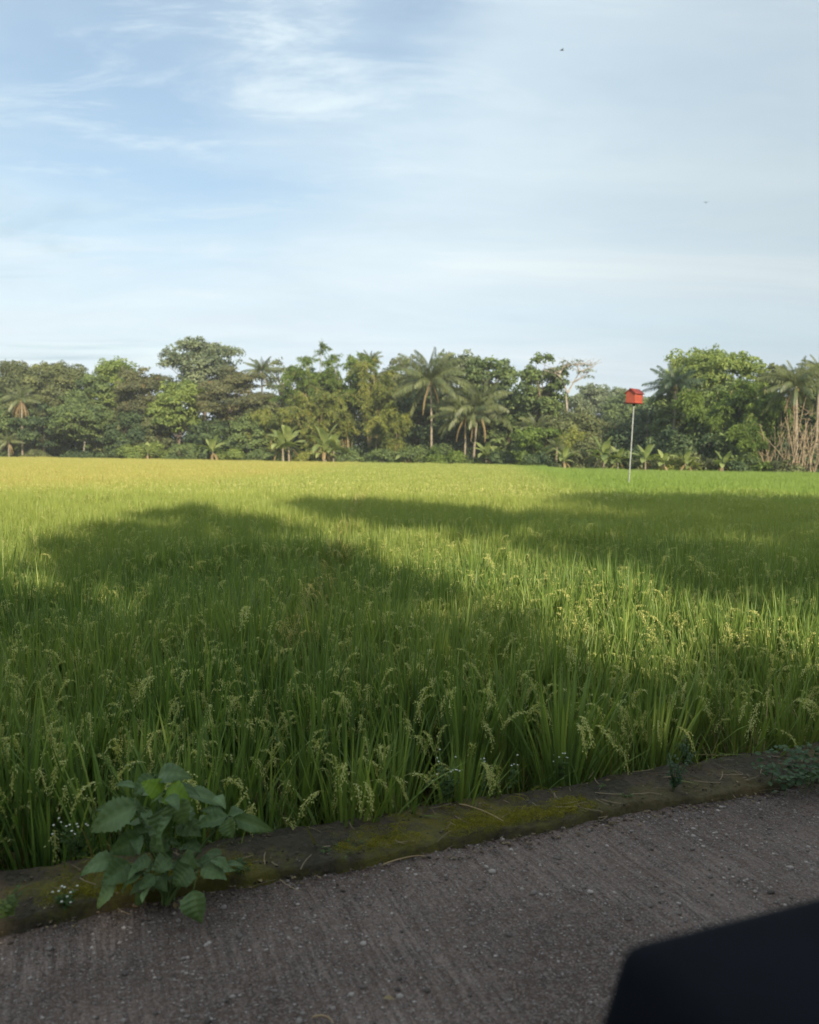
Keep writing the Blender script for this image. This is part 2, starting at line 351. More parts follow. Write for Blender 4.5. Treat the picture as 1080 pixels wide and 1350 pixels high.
def kerb_mat():
    m, t = new_mat('mossy_kerb'); g = N(t, 'ShaderNodeNewGeometry')
    mpn = N(t, 'ShaderNodeMapping'); mpn.inputs['Rotation'].default_value = (0, 0, -R(ROAD_ANG)); L(t, g.outputs['Position'], mpn.inputs[0])
    P = mpn.outputs[0]; sp = N(t, 'ShaderNodeSeparateXYZ'); L(t, P, sp.inputs[0])
    n1 = noise_n(t, P, 2.2, 5, .6); n2 = noise_n(t, P, 14, 6, .7)
    c = mixc(t, smooth(t, n1, .3, .7), (.100, .062, .037), (.175, .118, .076))
    c = mixc(t, math_n(t, 'MULTIPLY', smooth(t, n2, .45, .75), .6), c, (.018, .014, .010))
    vk = N(t, 'ShaderNodeTexVoronoi'); vk.inputs['Scale'].default_value = 62; L(t, P, vk.inputs['Vector']); sk = N(t, 'ShaderNodeSeparateColor'); L(t, vk.outputs['Color'], sk.inputs[0])
    c = mixc(t, math_n(t, 'MULTIPLY', smooth(t, sk.outputs[0], .55, .9), .45), c, (.20, .155, .115))
    c = mixc(t, math_n(t, 'MULTIPLY', smooth(t, sk.outputs[1], .55, .9), .5), c, (.020, .015, .010))
    v = sp.outputs[1]; front = smooth(t, v, K_FRONT + .26, K_FRONT + .03)
    mo = math_n(t, 'MULTIPLY', smooth(t, math_n(t, 'MULTIPLY_ADD', n2, .35, math_n(t, 'ADD', math_n(t, 'MULTIPLY', n1, .7), math_n(t, 'MULTIPLY', front, .10))), .535, .66), 1)
    mu = math_n(t, 'MAXIMUM', smooth(t, sp.outputs[0], 2.3, 1.5), .35)
    c = mixc(t, math_n(t, 'MULTIPLY', mo, mu), c, mixc(t, n2, (.120, .105, .016), (.32, .27, .035)))
    c = mixc(t, math_n(t, 'MULTIPLY', smooth(t, n1, .6, .4), .35), c, (.05, .060, .022))
    p = N(t, 'ShaderNodeBsdfPrincipled'); L(t, c, p.inputs['Base Color']); p.inputs['Roughness'].default_value = .95
    bn = N(t, 'ShaderNodeBump'); bn.inputs['Strength'].default_value = 1.0; bn.inputs['Distance'].default_value = .05
    L(t, noise_n(t, P, 38, 8, .8), bn.inputs['Height']); L(t, bn.outputs[0], p.inputs['Normal'])
    o = N(t, 'ShaderNodeOutputMaterial'); L(t, p.outputs[0], o.inputs[0]); return m
us = np.concatenate([np.linspace(-40, -2.6, 60), np.arange(-2.56, 5.2, .03), np.linspace(5.3, 90, 120)])
mb = MB(); P = []
kp = [(-.02, -.03), (-.003, .004), (.0, .026), (.006, .037), (.04, .040), (.09, .042), (.13, .044), (.17, .044), (.21, .044), (.25, .044), (.286, .043), (.292, .034), (.292, -.06), (.30, -.2), (.305, -.46)]
for u in us:
    jf = .034 * noise.noise(Vector((u * 1.7, 0, 0))) + .020 * noise.noise(Vector((u * 9, 0, 3))) + .008 * noise.noise(Vector((u * 31, 0, 3)))
    jb = .025 * noise.noise(Vector((u * 1.9, 8, 0))) + .014 * noise.noise(Vector((u * 11, 8, 3)))
    for dv, z in kp:
        w = min(1, max(0, dv / .29))
        zz_ = z + (.016 * noise.noise(Vector((u * 4, dv * 9, 1))) + .013 * noise.noise(Vector((u * 17, dv * 30, 5))) if .0 < dv < .29 else 0)
        P.append(tuple(uv(u, K_FRONT + dv + jf * (1 - w) + jb * w, zz_)))
k = len(kp)
mb.add(P, [(i * k + j, (i + 1) * k + j, (i + 1) * k + j + 1, i * k + j + 1) for i in range(len(us) - 1) for j in range(k - 1)])
setp(mb.obj('kerb', kerb_mat(), None, True), 'low dark mossy concrete kerb between road and rice', None, None, 'structure')

# loose gravel and grit on the road
mb = MB()
ico = bmesh.new(); bmesh.ops.create_icosphere(ico, subdivisions=1, radius=1); iv = np.array([v.co[:] for v in ico.verts]); ifc = np.array([[v.index for v in f.verts] for f in ico.faces]); ico.free()
n = 11000
u_ = rng.uniform(-2.4, 4.4, n); v_ = K_FRONT - np.abs(rng.normal(0, 1, n)) * .9 * rng.uniform(0, 1, n) ** .5 - .0
v_ = np.where(rng.random(n) < .6, K_FRONT - rng.uniform(0, 2.2, n), v_)
s_ = rng.gamma(1.6, .0013, n) + .0012
for a, b, s in zip(u_, v_, s_):
    q = iv * (1 + rng.normal(0, .18, iv.shape)) * s * np.array([1.25, 1, .6])
    th = rng.uniform(0, 6.28); c_, sn = math.cos(th), math.sin(th)
    q = np.stack([q[:, 0] * c_ - q[:, 1] * sn, q[:, 0] * sn + q[:, 1] * c_, q[:, 2]], 1)
    w = uv(a, b, road_z(a, b) + s * .2); mb.add(q + np.array(w[:]), ifc, rng.random())
def vmat(name, a, b, rough=.85):
    m, t = new_mat(name); at = N(t, 'ShaderNodeAttribute', attribute_name='v')
    p = N(t, 'ShaderNodeBsdfPrincipled'); L(t, mixc(t, at.outputs['Fac'], a, b), p.inputs['Base Color']); p.inputs['Roughness'].default_value = rough
    o = N(t, 'ShaderNodeOutputMaterial'); L(t, p.outputs[0], o.inputs[0]); return m
setp(mb.obj('gravel', vmat('grit', (.05, .038, .032), (.40, .34, .31))), 'small loose grit and pebbles scattered on the concrete road', 'gravel', None, 'stuff')

# ------------------------------------------------------------------ rice
def hang_curve(n, base, az, h, lean, droop, s, r=None):
    """centre lines that rise from base and bend over along azimuth az"""
    t = np.linspace(0, 1, s)[None, :]
    out = lean[:, None] * t + droop[:, None] * t ** 3
    z = h[:, None] * (t - .18 * droop[:, None] / np.maximum(h[:, None], .01) * t ** 4)
    C = np.stack([base[:, 0:1] + out * np.cos(az)[:, None], base[:, 1:2] + out * np.sin(az)[:, None], base[:, 2:3] + z], -1)
    return C
def rice_clump(mb, g, cx=0, cy=0, blades=46, seg=7, pan=7, det=True, wmul=1.0, H=.90):
    n = blades; az = g.uniform(0, 2 * np.pi, n); r = g.uniform(0, .038, n)
    base = np.stack([cx + r * np.cos(az), cy + r * np.sin(az), np.zeros(n)], 1); az = az + g.normal(0, .4, n)
    h = H * (.55 + .50 * g.random(n) ** .7); lean = g.uniform(.015, .16, n); droop = np.abs(g.normal(0, .08, n))
    dead = g.random(n) < .16; lean = np.where(dead, lean + .16 * g.random(n), lean); h = np.where(dead, h * g.uniform(.35, .8, n), h)
    C = hang_curve(n, base, az, h, lean, droop, seg)
    # flag blades that fold over at the tip
    k = g.random(n) < .12
    if seg > 4: C[k, -1, 2] -= .10; C[k, -2, 2] -= .02
    t = np.linspace(0, 1, seg)
    W = (g.uniform(.009, .0155, n) * wmul)[:, None] * np.interp(t, [0, .15, .6, .88, 1], [.45, .8, 1, .65, .02])[None]
    sa = az + np.pi / 2 + g.normal(0, .6, n); S = np.stack([np.cos(sa), np.sin(sa), np.zeros(n)], 1)
    v = np.clip(g.beta(2.2, 2.6, n) * .9, 0, .85); v[dead] = g.uniform(.9, 1, dead.sum())
    vs_ = np.repeat(v[:, None], seg - 1, 1); kb = 2 if seg > 5 else 1
    vs_[:, 0] = g.uniform(.88, .99, n);  # dead brown sheaths at the foot, darkened to carry the shade between clumps
    if kb == 2: vs_[:, 1] = np.where(g.random(n) < .55, g.uniform(.86, .98, n), v)
    ribbons(mb, C, W, S, vs_.ravel(), 0)
    for i in range(pan):
        a = g.uniform(0, 2 * np.pi); h1 = H * g.uniform(.66, .86); o1 = g.uniform(.05, .13); hl = g.uniform(.09, .15); dr = g.uniform(.25, .9)
        e = np.array([np.cos(a), np.sin(a), 0]); c0 = np.array([cx, cy, 0.])
        p0 = c0 + e * o1 + np.array([0, 0, h1]); p1 = p0 + e * hl * .45 + np.array([0, 0, hl * .35]); p2 = p0 + e * hl * (.9 - .2 * dr) - np.array([0, 0, hl * dr * .75])
        st = bez(c0 + e * .02, c0 + e * o1 * .5 + np.array([0, 0, h1 * .6]), p0, 4); sd = np.array([-e[1], e[0], 0])
        ribbons(mb, st[None], np.full((1, 4), .0035 * wmul), sd[None], .45, 0)
        K = 9 if det else 5; ax = bez(p0, p1, p2, K)
        ribbons(mb, ax[None], np.full((1, K), .0025 * wmul), sd[None], .6, 1)
        tan = norm(np.gradient(ax, axis=0))
        if det:
            pos = []; dirs = []
            for j in range(1, K):
                nb = 2 if j < K - 1 else 1
                for b_ in range(nb):
                    bd = norm(tan[j] + sd * g.normal(0, .34) + np.array([0, 0, -.3 * dr])); bl = g.uniform(.026, .050) * (1.2 - .5 * j / K)
                    q = np.linspace(.15, 1, 6)[:, None]
                    pts = ax[j] + bd * bl * q - np.array([0, 0, 1]) * (bl * .35) * q ** 2
                    pts = pts + g.normal(0, .0022, pts.shape)
                    pos.append(pts); dirs.append(np.tile(bd, (6, 1)) + g.normal(0, .5, (6, 3)) + np.array([0, 0, -.3]))
            pos = np.concatenate(pos); dirs = np.concatenate(dirs); m_ = len(pos)
            kites(mb, pos, dirs, g.normal(0, 1, (m_, 3)), g.uniform(.009, .012, m_), .0055, g.random(m_), 1, 0)
        else:
            m_ = 12; j = g.integers(1, K, m_)
            kites(mb, ax[j] + g.normal(0, .008, (m_, 3)), tan[j] + g.normal(0, .5, (m_, 3)) + np.array([0, 0, -.4]), g.normal(0, 1, (m_, 3)),
                  .05, .011 * wmul, g.random(m_), 1, 0)

def proto_collection(name, objs):
    c = bpy.data.collections.new(name)
    for o in objs: c.objects.link(o)
    return c
def scatter(name, pts, rot, scl, idx, coll, label, cat):
    me = bpy.data.meshes.new(name); me.vertices.add(len(pts)); me.vertices.foreach_set('co', np.asarray(pts, np.float32).ravel())
    a = me.attributes.new('rot', 'FLOAT_VECTOR', 'POINT'); a.data.foreach_set('vector', np.asarray(rot, np.float32).ravel())
    a = me.attributes.new('scl', 'FLOAT_VECTOR', 'POINT'); a.data.foreach_set('vector', np.asarray(scl, np.float32).ravel())
    a = me.attributes.new('idx', 'INT', 'POINT'); a.data.foreach_set('value', np.asarray(idx, np.int32))
    o = bpy.data.objects.new(name, me); sc.collection.objects.link(o)
    ng = bpy.data.node_groups.new(name, 'GeometryNodeTree')
    ng.interface.new_socket('Geometry', in_out='INPUT', socket_type='NodeSocketGeometry')
    ng.interface.new_socket('Geometry', in_out='OUTPUT', socket_type='NodeSocketGeometry')
    gi = N(ng, 'NodeGroupInput'); go = N(ng, 'NodeGroupOutput'); ip = N(ng, 'GeometryNodeInstanceOnPoints')
    ci = N(ng, 'GeometryNodeCollectionInfo', transform_space='ORIGINAL'); ci.inputs[0].default_value = coll
    ci.inputs[1].default_value = True; ci.inputs[2].default_value = True
    def na(nm, ty):
        x = N(ng, 'GeometryNodeInputNamedAttribute', data_type=ty); x.inputs[0].default_value = nm; return x.outputs[0]
    L(ng, gi.outputs[0], ip.inputs['Points']); L(ng, ci.outputs[0], ip.inputs['Instance']); ip.inputs['Pick Instance'].default_value = True
    L(ng, na('idx', 'INT'), ip.inputs['Instance Index']); L(ng, na('rot', 'FLOAT_VECTOR'), ip.inputs['Rotation']); L(ng, na('scl', 'FLOAT_VECTOR'), ip.inputs['Scale'])
    L(ng, ip.outputs[0], go.inputs[0])
    md = o.modifiers.new('scatter', 'NODES'); md.node_group = ng
    return setp(o, label, cat, None, 'stuff')

NP = 8
protos = []
for i in range(NP):
    mb = MB(); g = np.random.default_rng(100 + i); rice_clump(mb, g, blades=86, pan=int(g.integers(6, 12)))
    protos.append(mb.obj('rice_clump_near_%s' % 'abcdefgh'[i], [RICE, PANICLE], link=False))
near_coll = proto_collection('rice_near', protos)
protos = []
for i in range(4):
    mb = MB(); g = np.random.default_rng(200 + i)
    for a in np.arange(-.75, .74, .25):
        for b in np.arange(-.75, .74, .25):
            rice_clump(mb, g, a + .125 + g.normal(0, .05), b + .125 + g.normal(0, .05), blades=20, seg=4, pan=7, det=False, wmul=2.0, H=.90 * g.uniform(.93, 1.06))
    protos.append(mb.obj('rice_patch_%s' % 'abcd'[i], [RICE, PANICLE], link=False))
far_coll = proto_collection('rice_far', protos)

def wedge(x, y, pad=1.6): return np.abs(x) < (y * .60 + pad)
def field_gap(x, y):     # the narrow line of missing plants running away from the road
    xc = -.50 - .035 * y + .10 * np.sin(y * .9)
    return (y > 4.4) & (np.abs(x - xc) < .11 + .06 * np.sin(y * 2.3))
sp_ = .208
a1, b1 = np.meshgrid(np.arange(-14, 26, .262), K_BACK + .15 + np.array([0, .25, .50, .74])); a1 = a1 + np.array([0, .13, .02, .12])[:, None]
a2, b2 = np.meshgrid(np.arange(-14, 26, sp_), np.arange(K_BACK + .96, 30, sp_))
gu = np.concatenate([a1.ravel(), a2.ravel()]); gv = np.concatenate([b1.ravel(), b2.ravel()])
gu = gu.ravel() + rng.normal(0, .028, gu.size); gv = gv.ravel() + rng.normal(0, .028, gv.size)
x = gu * U.x + gv * V.x; y = gu * U.y + gv * V.y
ok = wedge(x, y) & (y < 21) & ~field_gap(x, y) & (rng.random(len(x)) > .02)
x, y = x[ok], y[ok]; n = len(x)
pts = np.stack([x, y, np.full(n, -.43)], 1)
# tilt a little, the front row leans out towards the road
vv = x * V.x + y * V.y; front = np.clip(1 - (vv - K_BACK) / .5, 0, 1)
tilt = rng.normal(0, .05, (n, 2)); yaw = rng.uniform(0, 2 * np.pi, n)
rot = np.stack([tilt[:, 0] + .13 * front, tilt[:, 1], yaw], 1)
hs = np.array([noise.noise(Vector((a * .7, b * .7, 2))) for a, b in zip(x, y)])
s = .98 + .12 * hs + rng.normal(0, .06, n) - .08 * front
scl = np.stack([s * (rng.uniform(.95, 1.25, n) + .18 * front), s * (rng.uniform(.95, 1.25, n) + .18 * front), s], 1)
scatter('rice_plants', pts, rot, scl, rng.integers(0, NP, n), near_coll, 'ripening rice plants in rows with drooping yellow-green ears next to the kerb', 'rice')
n_near = n
st_ = 1.34
gx, gy = np.meshgrid(np.arange(-75, 75, st_), np.arange(20.4, 112, st_))
x = gx.ravel() + rng.normal(0, .1, gx.size); y = gy.ravel() + rng.normal(0, .1, gy.size)
def far_edge(x): return np.interp(x, [-70, -50, -5, 10, 14, 40, 75], [110, 106, 92, 90, 74, 66, 62])
ok = wedge(x, y, 3) & (y < far_edge(x))
x, y = x[ok], y[ok]; n = len(x)
pts = np.stack([x, y, -.43 + np.where((x > 12.5) & (y > 25), -.10, 0)], 1)
rot = np.stack([np.zeros(n), np.zeros(n), rng.integers(0, 4, n) * np.pi / 2 + rng.normal(0, .1, n)], 1)
s = 1 + rng.normal(0, .04, n); scl = np.stack([s, s, s * (1 + rng.normal(0, .04, n))], 1)
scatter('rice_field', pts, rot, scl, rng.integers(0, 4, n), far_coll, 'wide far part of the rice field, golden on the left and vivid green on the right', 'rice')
print('RICE', n_near, n)

# ------------------------------------------------------------------ trees
def puff(mb, g, c, r, n, leaf, wid, flat=.65, v0=0., m=0, up=.25, hang=0.):
    d = norm(g.normal(0, 1, (n, 3))); d[:, 2] = np.where(d[:, 2] < -.35, -d[:, 2] * .6, d[:, 2])
    rad = r * g.uniform(.45, 1.05, n)[:, None] ** .5
    pos = np.asarray(c) + d * rad * np.array([1, 1, flat]) + g.normal(0, r * .06, (n, 3))
    nr = norm(d + g.normal(0, .45, (n, 3)) + np.array([0, 0, up]))
    ax = norm(np.cross(nr, g.normal(0, 1, (n, 3)))) + np.array([0, 0, -hang])
    kites(mb, pos, ax, nr, leaf * g.uniform(.7, 1.3, n), wid * g.uniform(.7, 1.3, n), np.clip(g.random(n) * .8 + v0, 0, 1), m)

def broadleaf(name, loc, H, W, mat, label, group, seed, z0=.25, shape='round', puffs=62, leaf=.31, dens=1.0, bark=None, pr=.135, D=None, lean=0.):
    g = np.random.default_rng(seed); D = D or W
    t = empty(name, loc, label, 'tree', group); wood = MB(); cr = MB()
    cs = []
    for i in range(puffs):
        for _ in range(60):
            d = norm(g.normal(0, 1, 3)); k = g.uniform(.35, 1) ** .5
            zc = .5 + .5 * d[2] * k
            if shape == 'umbrella' and zc < .45 + .25 * k: continue
            wz = {'round': 1, 'umbrella': 1, 'layer': 1, 'narrow': 1.0, 'loose': 1, 'column': 1}[shape]
            break
        p = np.array([d[0] * k * W / 2 * .86 * wz, d[1] * k * D / 2 * .86, H * (z0 + (1 - z0) * (.08 + .84 * zc))])
        if shape == 'column' or z0 <= .12: p[:2] *= (1 - .35 * zc) / max(.45, math.hypot(*d[:2])); p[2] = H * g.uniform(0.02, .95 - .28 * k * k)
        if shape == 'layer': p[2] = H * (z0 + (1 - z0) * (round(zc * 6) / 6 * .85 + .1)) + g.normal(0, .4)
        p[0] += lean * p[2]; cs.append(p)
    top = np.array([lean * H * .8, 0, H * (z0 + (1 - z0) * .55)])
    tb = max(.10, H * .018); fork = np.array([lean * H * z0, 0, H * max(z0 * .9, .16)])
    tube(wood, np.concatenate([bez((0, 0, -.3), fork * .5 + np.array([g.normal(0, .15), 0, 0]), fork, 5), bez(fork, (fork + top) / 2 + g.normal(0, .3, 3), top, 5)[1:]]), np.linspace(tb * 1.3, tb * .35, 9), 8)
    for p in cs:
        f = g.uniform(.1, .8); s0 = fork * (1 - f) + top * f
        if p[2] < s0[2]: s0 = fork
        if g.random() < .7: tube(wood, bez(s0, (s0 + p) / 2 + np.array([0, 0, .12 * H * g.uniform(-.3, .6)]), p, 6), np.linspace(tb * .36, tb * .07, 6), 5, cap=False)
    for p in cs:
        r = W * pr * g.uniform(.65, 1.35); fl = .62 if shape != 'layer' else .38
        nl = int(dens * 3.0 * 4 * r * r * (.5 + .5 * fl) / (leaf * leaf * .6 * .5) * .62)
        puff(cr, g, p, r, max(nl, 30), leaf, leaf * .6, fl, g.normal(.02, .15))
        for _ in range(4):    # side tufts that break the outline
            q = p + norm(g.normal(0, 1, 3) + np.array([0, 0, .35])) * r * np.array([1, 1, fl]) * g.uniform(.8, 1.5)
            puff(cr, g, q, r * .38, max(int(nl * .09), 8), leaf, leaf * .6, fl, g.normal(.06, .10))
    wood.obj('trunk', bark or BARK, t, True); cr.obj('crown', mat, t); return t

def frond(mb, g, c, az, el, ln, m=0, droop=1.0, lw=.055, pairs=40, ll=.72, v=0., dead=False):
    e = np.array([math.cos(az), math.sin(az), 0]); upv = np.array([0, 0, 1.])
    K = 12; tt = np.linspace(0, 1, K); a = el - droop * tt ** 1.3 * 1.5
    st = ln / (K - 1); pts = [np.array(c, float)]
    for i in range(1, K): pts.append(pts[-1] + (e * math.cos(a[i]) + upv * math.sin(a[i])) * st)
    pts = np.array(pts); sd = np.array([-e[1], e[0], 0])
    tube(mb, pts, np.linspace(.05, .012, K) * (ln / 4.5), 4, .9, m, False)
    q = np.linspace(.14, 1, pairs); P_ = np.stack([np.interp(q, tt, pts[:, i]) for i in range(3)], 1)
    T = norm(np.stack([np.interp(q, tt, np.gradient(pts[:, i])) for i in range(3)], 1))
    up = np.cross(np.tile(sd, (pairs, 1)), T); up = up * np.sign(up[:, 2:3] + 1e-6)
    L_ = ll * (ln / 4.5) * np.interp(q, [0, .3, .75, 1], [.7, 1.25, 1.1, .5])
    for s in (-1, 1):
        ax = T * .45 + s * sd * .62 + np.array([0, 0, -.85 if not dead else -1.4]) + g.normal(0, .10, (pairs, 3))
        kites(mb, P_, ax, up + s * sd * .3, L_ * g.uniform(.85, 1.15, pairs), lw * (ln / 4.5) * 1.6, np.clip(g.random(pairs) * .7 + v, 0, 1), m, .25, .4)
def palm(name, loc, H, fl, label, group, seed, nf=24, mat='palm', lean=(0, 0), tr=.14, dead=3, nuts=True, spread=1.0):
    g = np.random.default_rng(seed); t = empty(name, loc, label, 'palm tree', group)
    top = np.array([lean[0], lean[1], H]); w = MB()
    tube(w, bez((0, 0, -.3), (lean[0] * .15, lean[1] * .15, H * .55), top, 9), np.array([1.5, 1.1, 1, .95, .9, .88, .85, .82, .8]) * tr, 8)
    w.obj('trunk', PALM_BARK, t, True)
    cr = MB()
    nf = int(nf * 1.3)
    for i in range(nf):
        f = (i + .5) / nf; el = R(88) - f ** 1.05 * R(100) * spread + g.normal(0, .08)
        frond(cr, g, top, i * 2.39996 + g.normal(0, .12), el, fl * g.uniform(.85, 1.08) * (.78 + .3 * min(1, f * 2)), 0, .42 + .42 * g.random(), v=g.normal(.05, .12))
    cr.obj('crown', G[mat], t)
    if dead:
        dm = MB()
        for i in range(dead): frond(dm, g, top - np.array([0, 0, .1]), g.uniform(-2.8, -.3), R(-42) + g.normal(0, .2), fl * .8, 0, .5, dead=True, ll=.4)
        dm.obj('dead_frond', DEADLEAF, t)
    if nuts:
        nm = MB()
        for i in range(9):
            a = g.uniform(0, 6.28); c = top + np.array([math.cos(a) * .14, math.sin(a) * .14, -.3 - g.random() * .15])
            nm.add(iv * .16 + c, ifc, g.random())
        nm.obj('coconut_bunch', vmat('coconut', (.14, .13, .04), (.25, .17, .07)), t)
    return t

def bamboo(name, loc, H, W, mat, label, group, seed, culms=26, leaves=900, bare=.14, cm=None, arch=1.0, bias=0.):
    g = np.random.default_rng(seed); t = empty(name, loc, label, 'bamboo clump', group); w = MB(); cr = MB()
    for i in range(culms):
        a = g.uniform(0, 6.28); e = np.array([math.cos(a), math.sin(a) * .8, 0]); b = e * g.uniform(.1, W * .12)
        h = H * g.uniform(.6, 1.0); out = W * .5 * g.uniform(.35, 1.0) * arch; off = np.array([bias * g.random(), 0, 0])
        p = bez(b, b + e * out * .22 + np.array([0, 0, h * 1.22]), b + e * out + off + np.array([0, 0, h * g.uniform(.62, .98)]), 12)
        tube(w, p, np.linspace(.055, .012, 12), 5, g.random(), cap=False)
        tt = g.uniform(bare, 1, leaves) ** .85; k = np.linspace(0, 1, 12)
        c = np.stack([np.interp(tt, k, p[:, j]) for j in range(3)], 1)
        # branchlets gather the leaves in small plumes
        nb = 26; bt = g.uniform(bare, 1, nb); bc = np.stack([np.interp(bt, k, p[:, j]) for j in range(3)], 1)
        bd = norm(g.normal(0, 1, (nb, 3)) * np.array([1, 1, .5]) + e * .4) * g.uniform(.3, 1.1, nb)[:, None] * (W / 8)
        ch = g.integers(0, nb, leaves); f = g.random(leaves)[:, None]
        pos = bc[ch] + bd[ch] * f + np.array([0, 0, -.35]) * (f ** 2) + g.normal(0, .10, (leaves, 3))
        ax = norm(bd[ch]) * .7 + g.normal(0, .45, (leaves, 3)) + np.array([0, 0, -.65])
        kites(cr, pos, ax, g.normal(0, .6, (leaves, 3)) + np.array([0, -.3, .8]), g.uniform(.28, .48, leaves), g.uniform(.07, .12, leaves), np.clip(g.random(leaves) * .8 + g.normal(.05, .12), 0, 1))
    w.obj('culms', cm or CULM, t, True); cr.obj('crown', G[mat], t); return t

def banana_leaf(mb, g, c, az, el, ln, wd, droop, v):
    e = np.array([math.cos(az), math.sin(az), 0]); K = 9; tt = np.linspace(0, 1, K); a = el - droop * tt ** 1.4
    pts = [np.array(c, float)]
    for i in range(1, K): pts.append(pts[-1] + (e * math.cos(a[i]) + np.array([0, 0, 1]) * math.sin(a[i])) * ln / (K - 1))
    pts = np.array(pts); sd = np.array([-e[1], e[0], 0]); w = wd / 2 * np.interp(tt, [0, .12, .35, .8, 1], [.08, .12, 1, .85, .1])
    for s in (-1, 1):
        o = pts + s * sd * w[:, None] + np.array([0, 0, 1]) * (w * .35)[:, None] * (1 if g.random() < .7 else -1)
        P_ = np.stack([pts, o], 1).reshape(-1, 3); i = np.arange(K - 1) * 2
        mb.add(P_, np.stack([i, i + 1, i + 3, i + 2], 1), np.clip(v + g.normal(0, .1, K - 1), 0, 1))
def banana(loc, H, label, seed, stems=1, group='banana plants along the far field edge', n=9, drylow=True):
    g = np.random.default_rng(seed); t = empty('banana_plant', loc, label, 'banana plant', group); w = MB(); cr = MB(); dr = MB()
    for s in range(stems):
        o = np.array([g.normal(0, .6), g.normal(0, .3), 0]) if s else np.zeros(3); hh = H * (1 if s == 0 else g.uniform(.65, .95)); th = hh * .5
        top = o + np.array([g.normal(0, .1), 0, th]); tube(w, bez(o - np.array([0, 0, .2]), (o + top) / 2, top, 5), np.linspace(.10, .06, 5) * hh / 3, 7, g.random())
        for i in range(n):
            f = i / (n - 1)
            banana_leaf(cr, g, top, i * 2.4 + g.normal(0, .2), R(84) - f * R(60) + g.normal(0, .08), hh * .62 * g.uniform(.85, 1.1), hh * .19, .6 + f * .9, g.uniform(.2, .9))
        for i in range(3 if drylow else 0):
            banana_leaf(dr, g, top - np.array([0, 0, .1]), g.uniform(0, 6.28), R(-20), hh * .42, hh * .09, 1.2, g.uniform(.2, .9))
    w.obj('stem', PALM_BARK, t, True); cr.obj('leaves', G['banana'], t)
    if drylow: dr.obj('dead_leaves', DEADLEAF, t)
    return t
def bush(loc, H, W, mat, label, seed, group='bushes along the far field edge', leaf=.26, puffs=12, D=None):
    g = np.random.default_rng(seed); t = empty('bush', loc, label, 'bush', group); w = MB(); cr = MB(); D = D or W * .7
    for i in range(puffs):
        a = g.uniform(-np.pi, np.pi); k = g.random() ** .5
        p = np.array([math.cos(a) * k * W * .42, math.sin(a) * k * D * .42, H * g.uniform(.15, .82) * (1 - .35 * k * k)])
        tube(w, bez((p[0] * .2, p[1] * .2, -.1), p * np.array([.5, .5, .7]), p, 4), np.linspace(.05, .015, 4), 4, cap=False)
        r = min(H * .33, W * .22) * g.uniform(.7, 1.3); puff(cr, g, p, r, int(14 * r * r / (leaf * leaf) * 1.5) + 30, leaf, leaf * .55, .75, g.normal(.03, .1))
    w.obj('stem', BARK, t); cr.obj('foliage', G[mat], t); return t

def far_base(px):            # distance of the tree line along a picture column
    return float(np.interp(px, [0, 300, 500, 660, 720, 860, 1080], [112, 106, 100, 96, 84, 78, 72]))
GZ = -.43
def spot(px, extra=0.):
    Y = far_base(px) + extra; return Vector(((px - 540) / 1080 * Y, Y, GZ)), Y
def hgt(px, top, Y): return (horizon_y(px) - top) / 1080 * Y + EYE.z - GZ
TG = 'trees standing beyond the rice field'
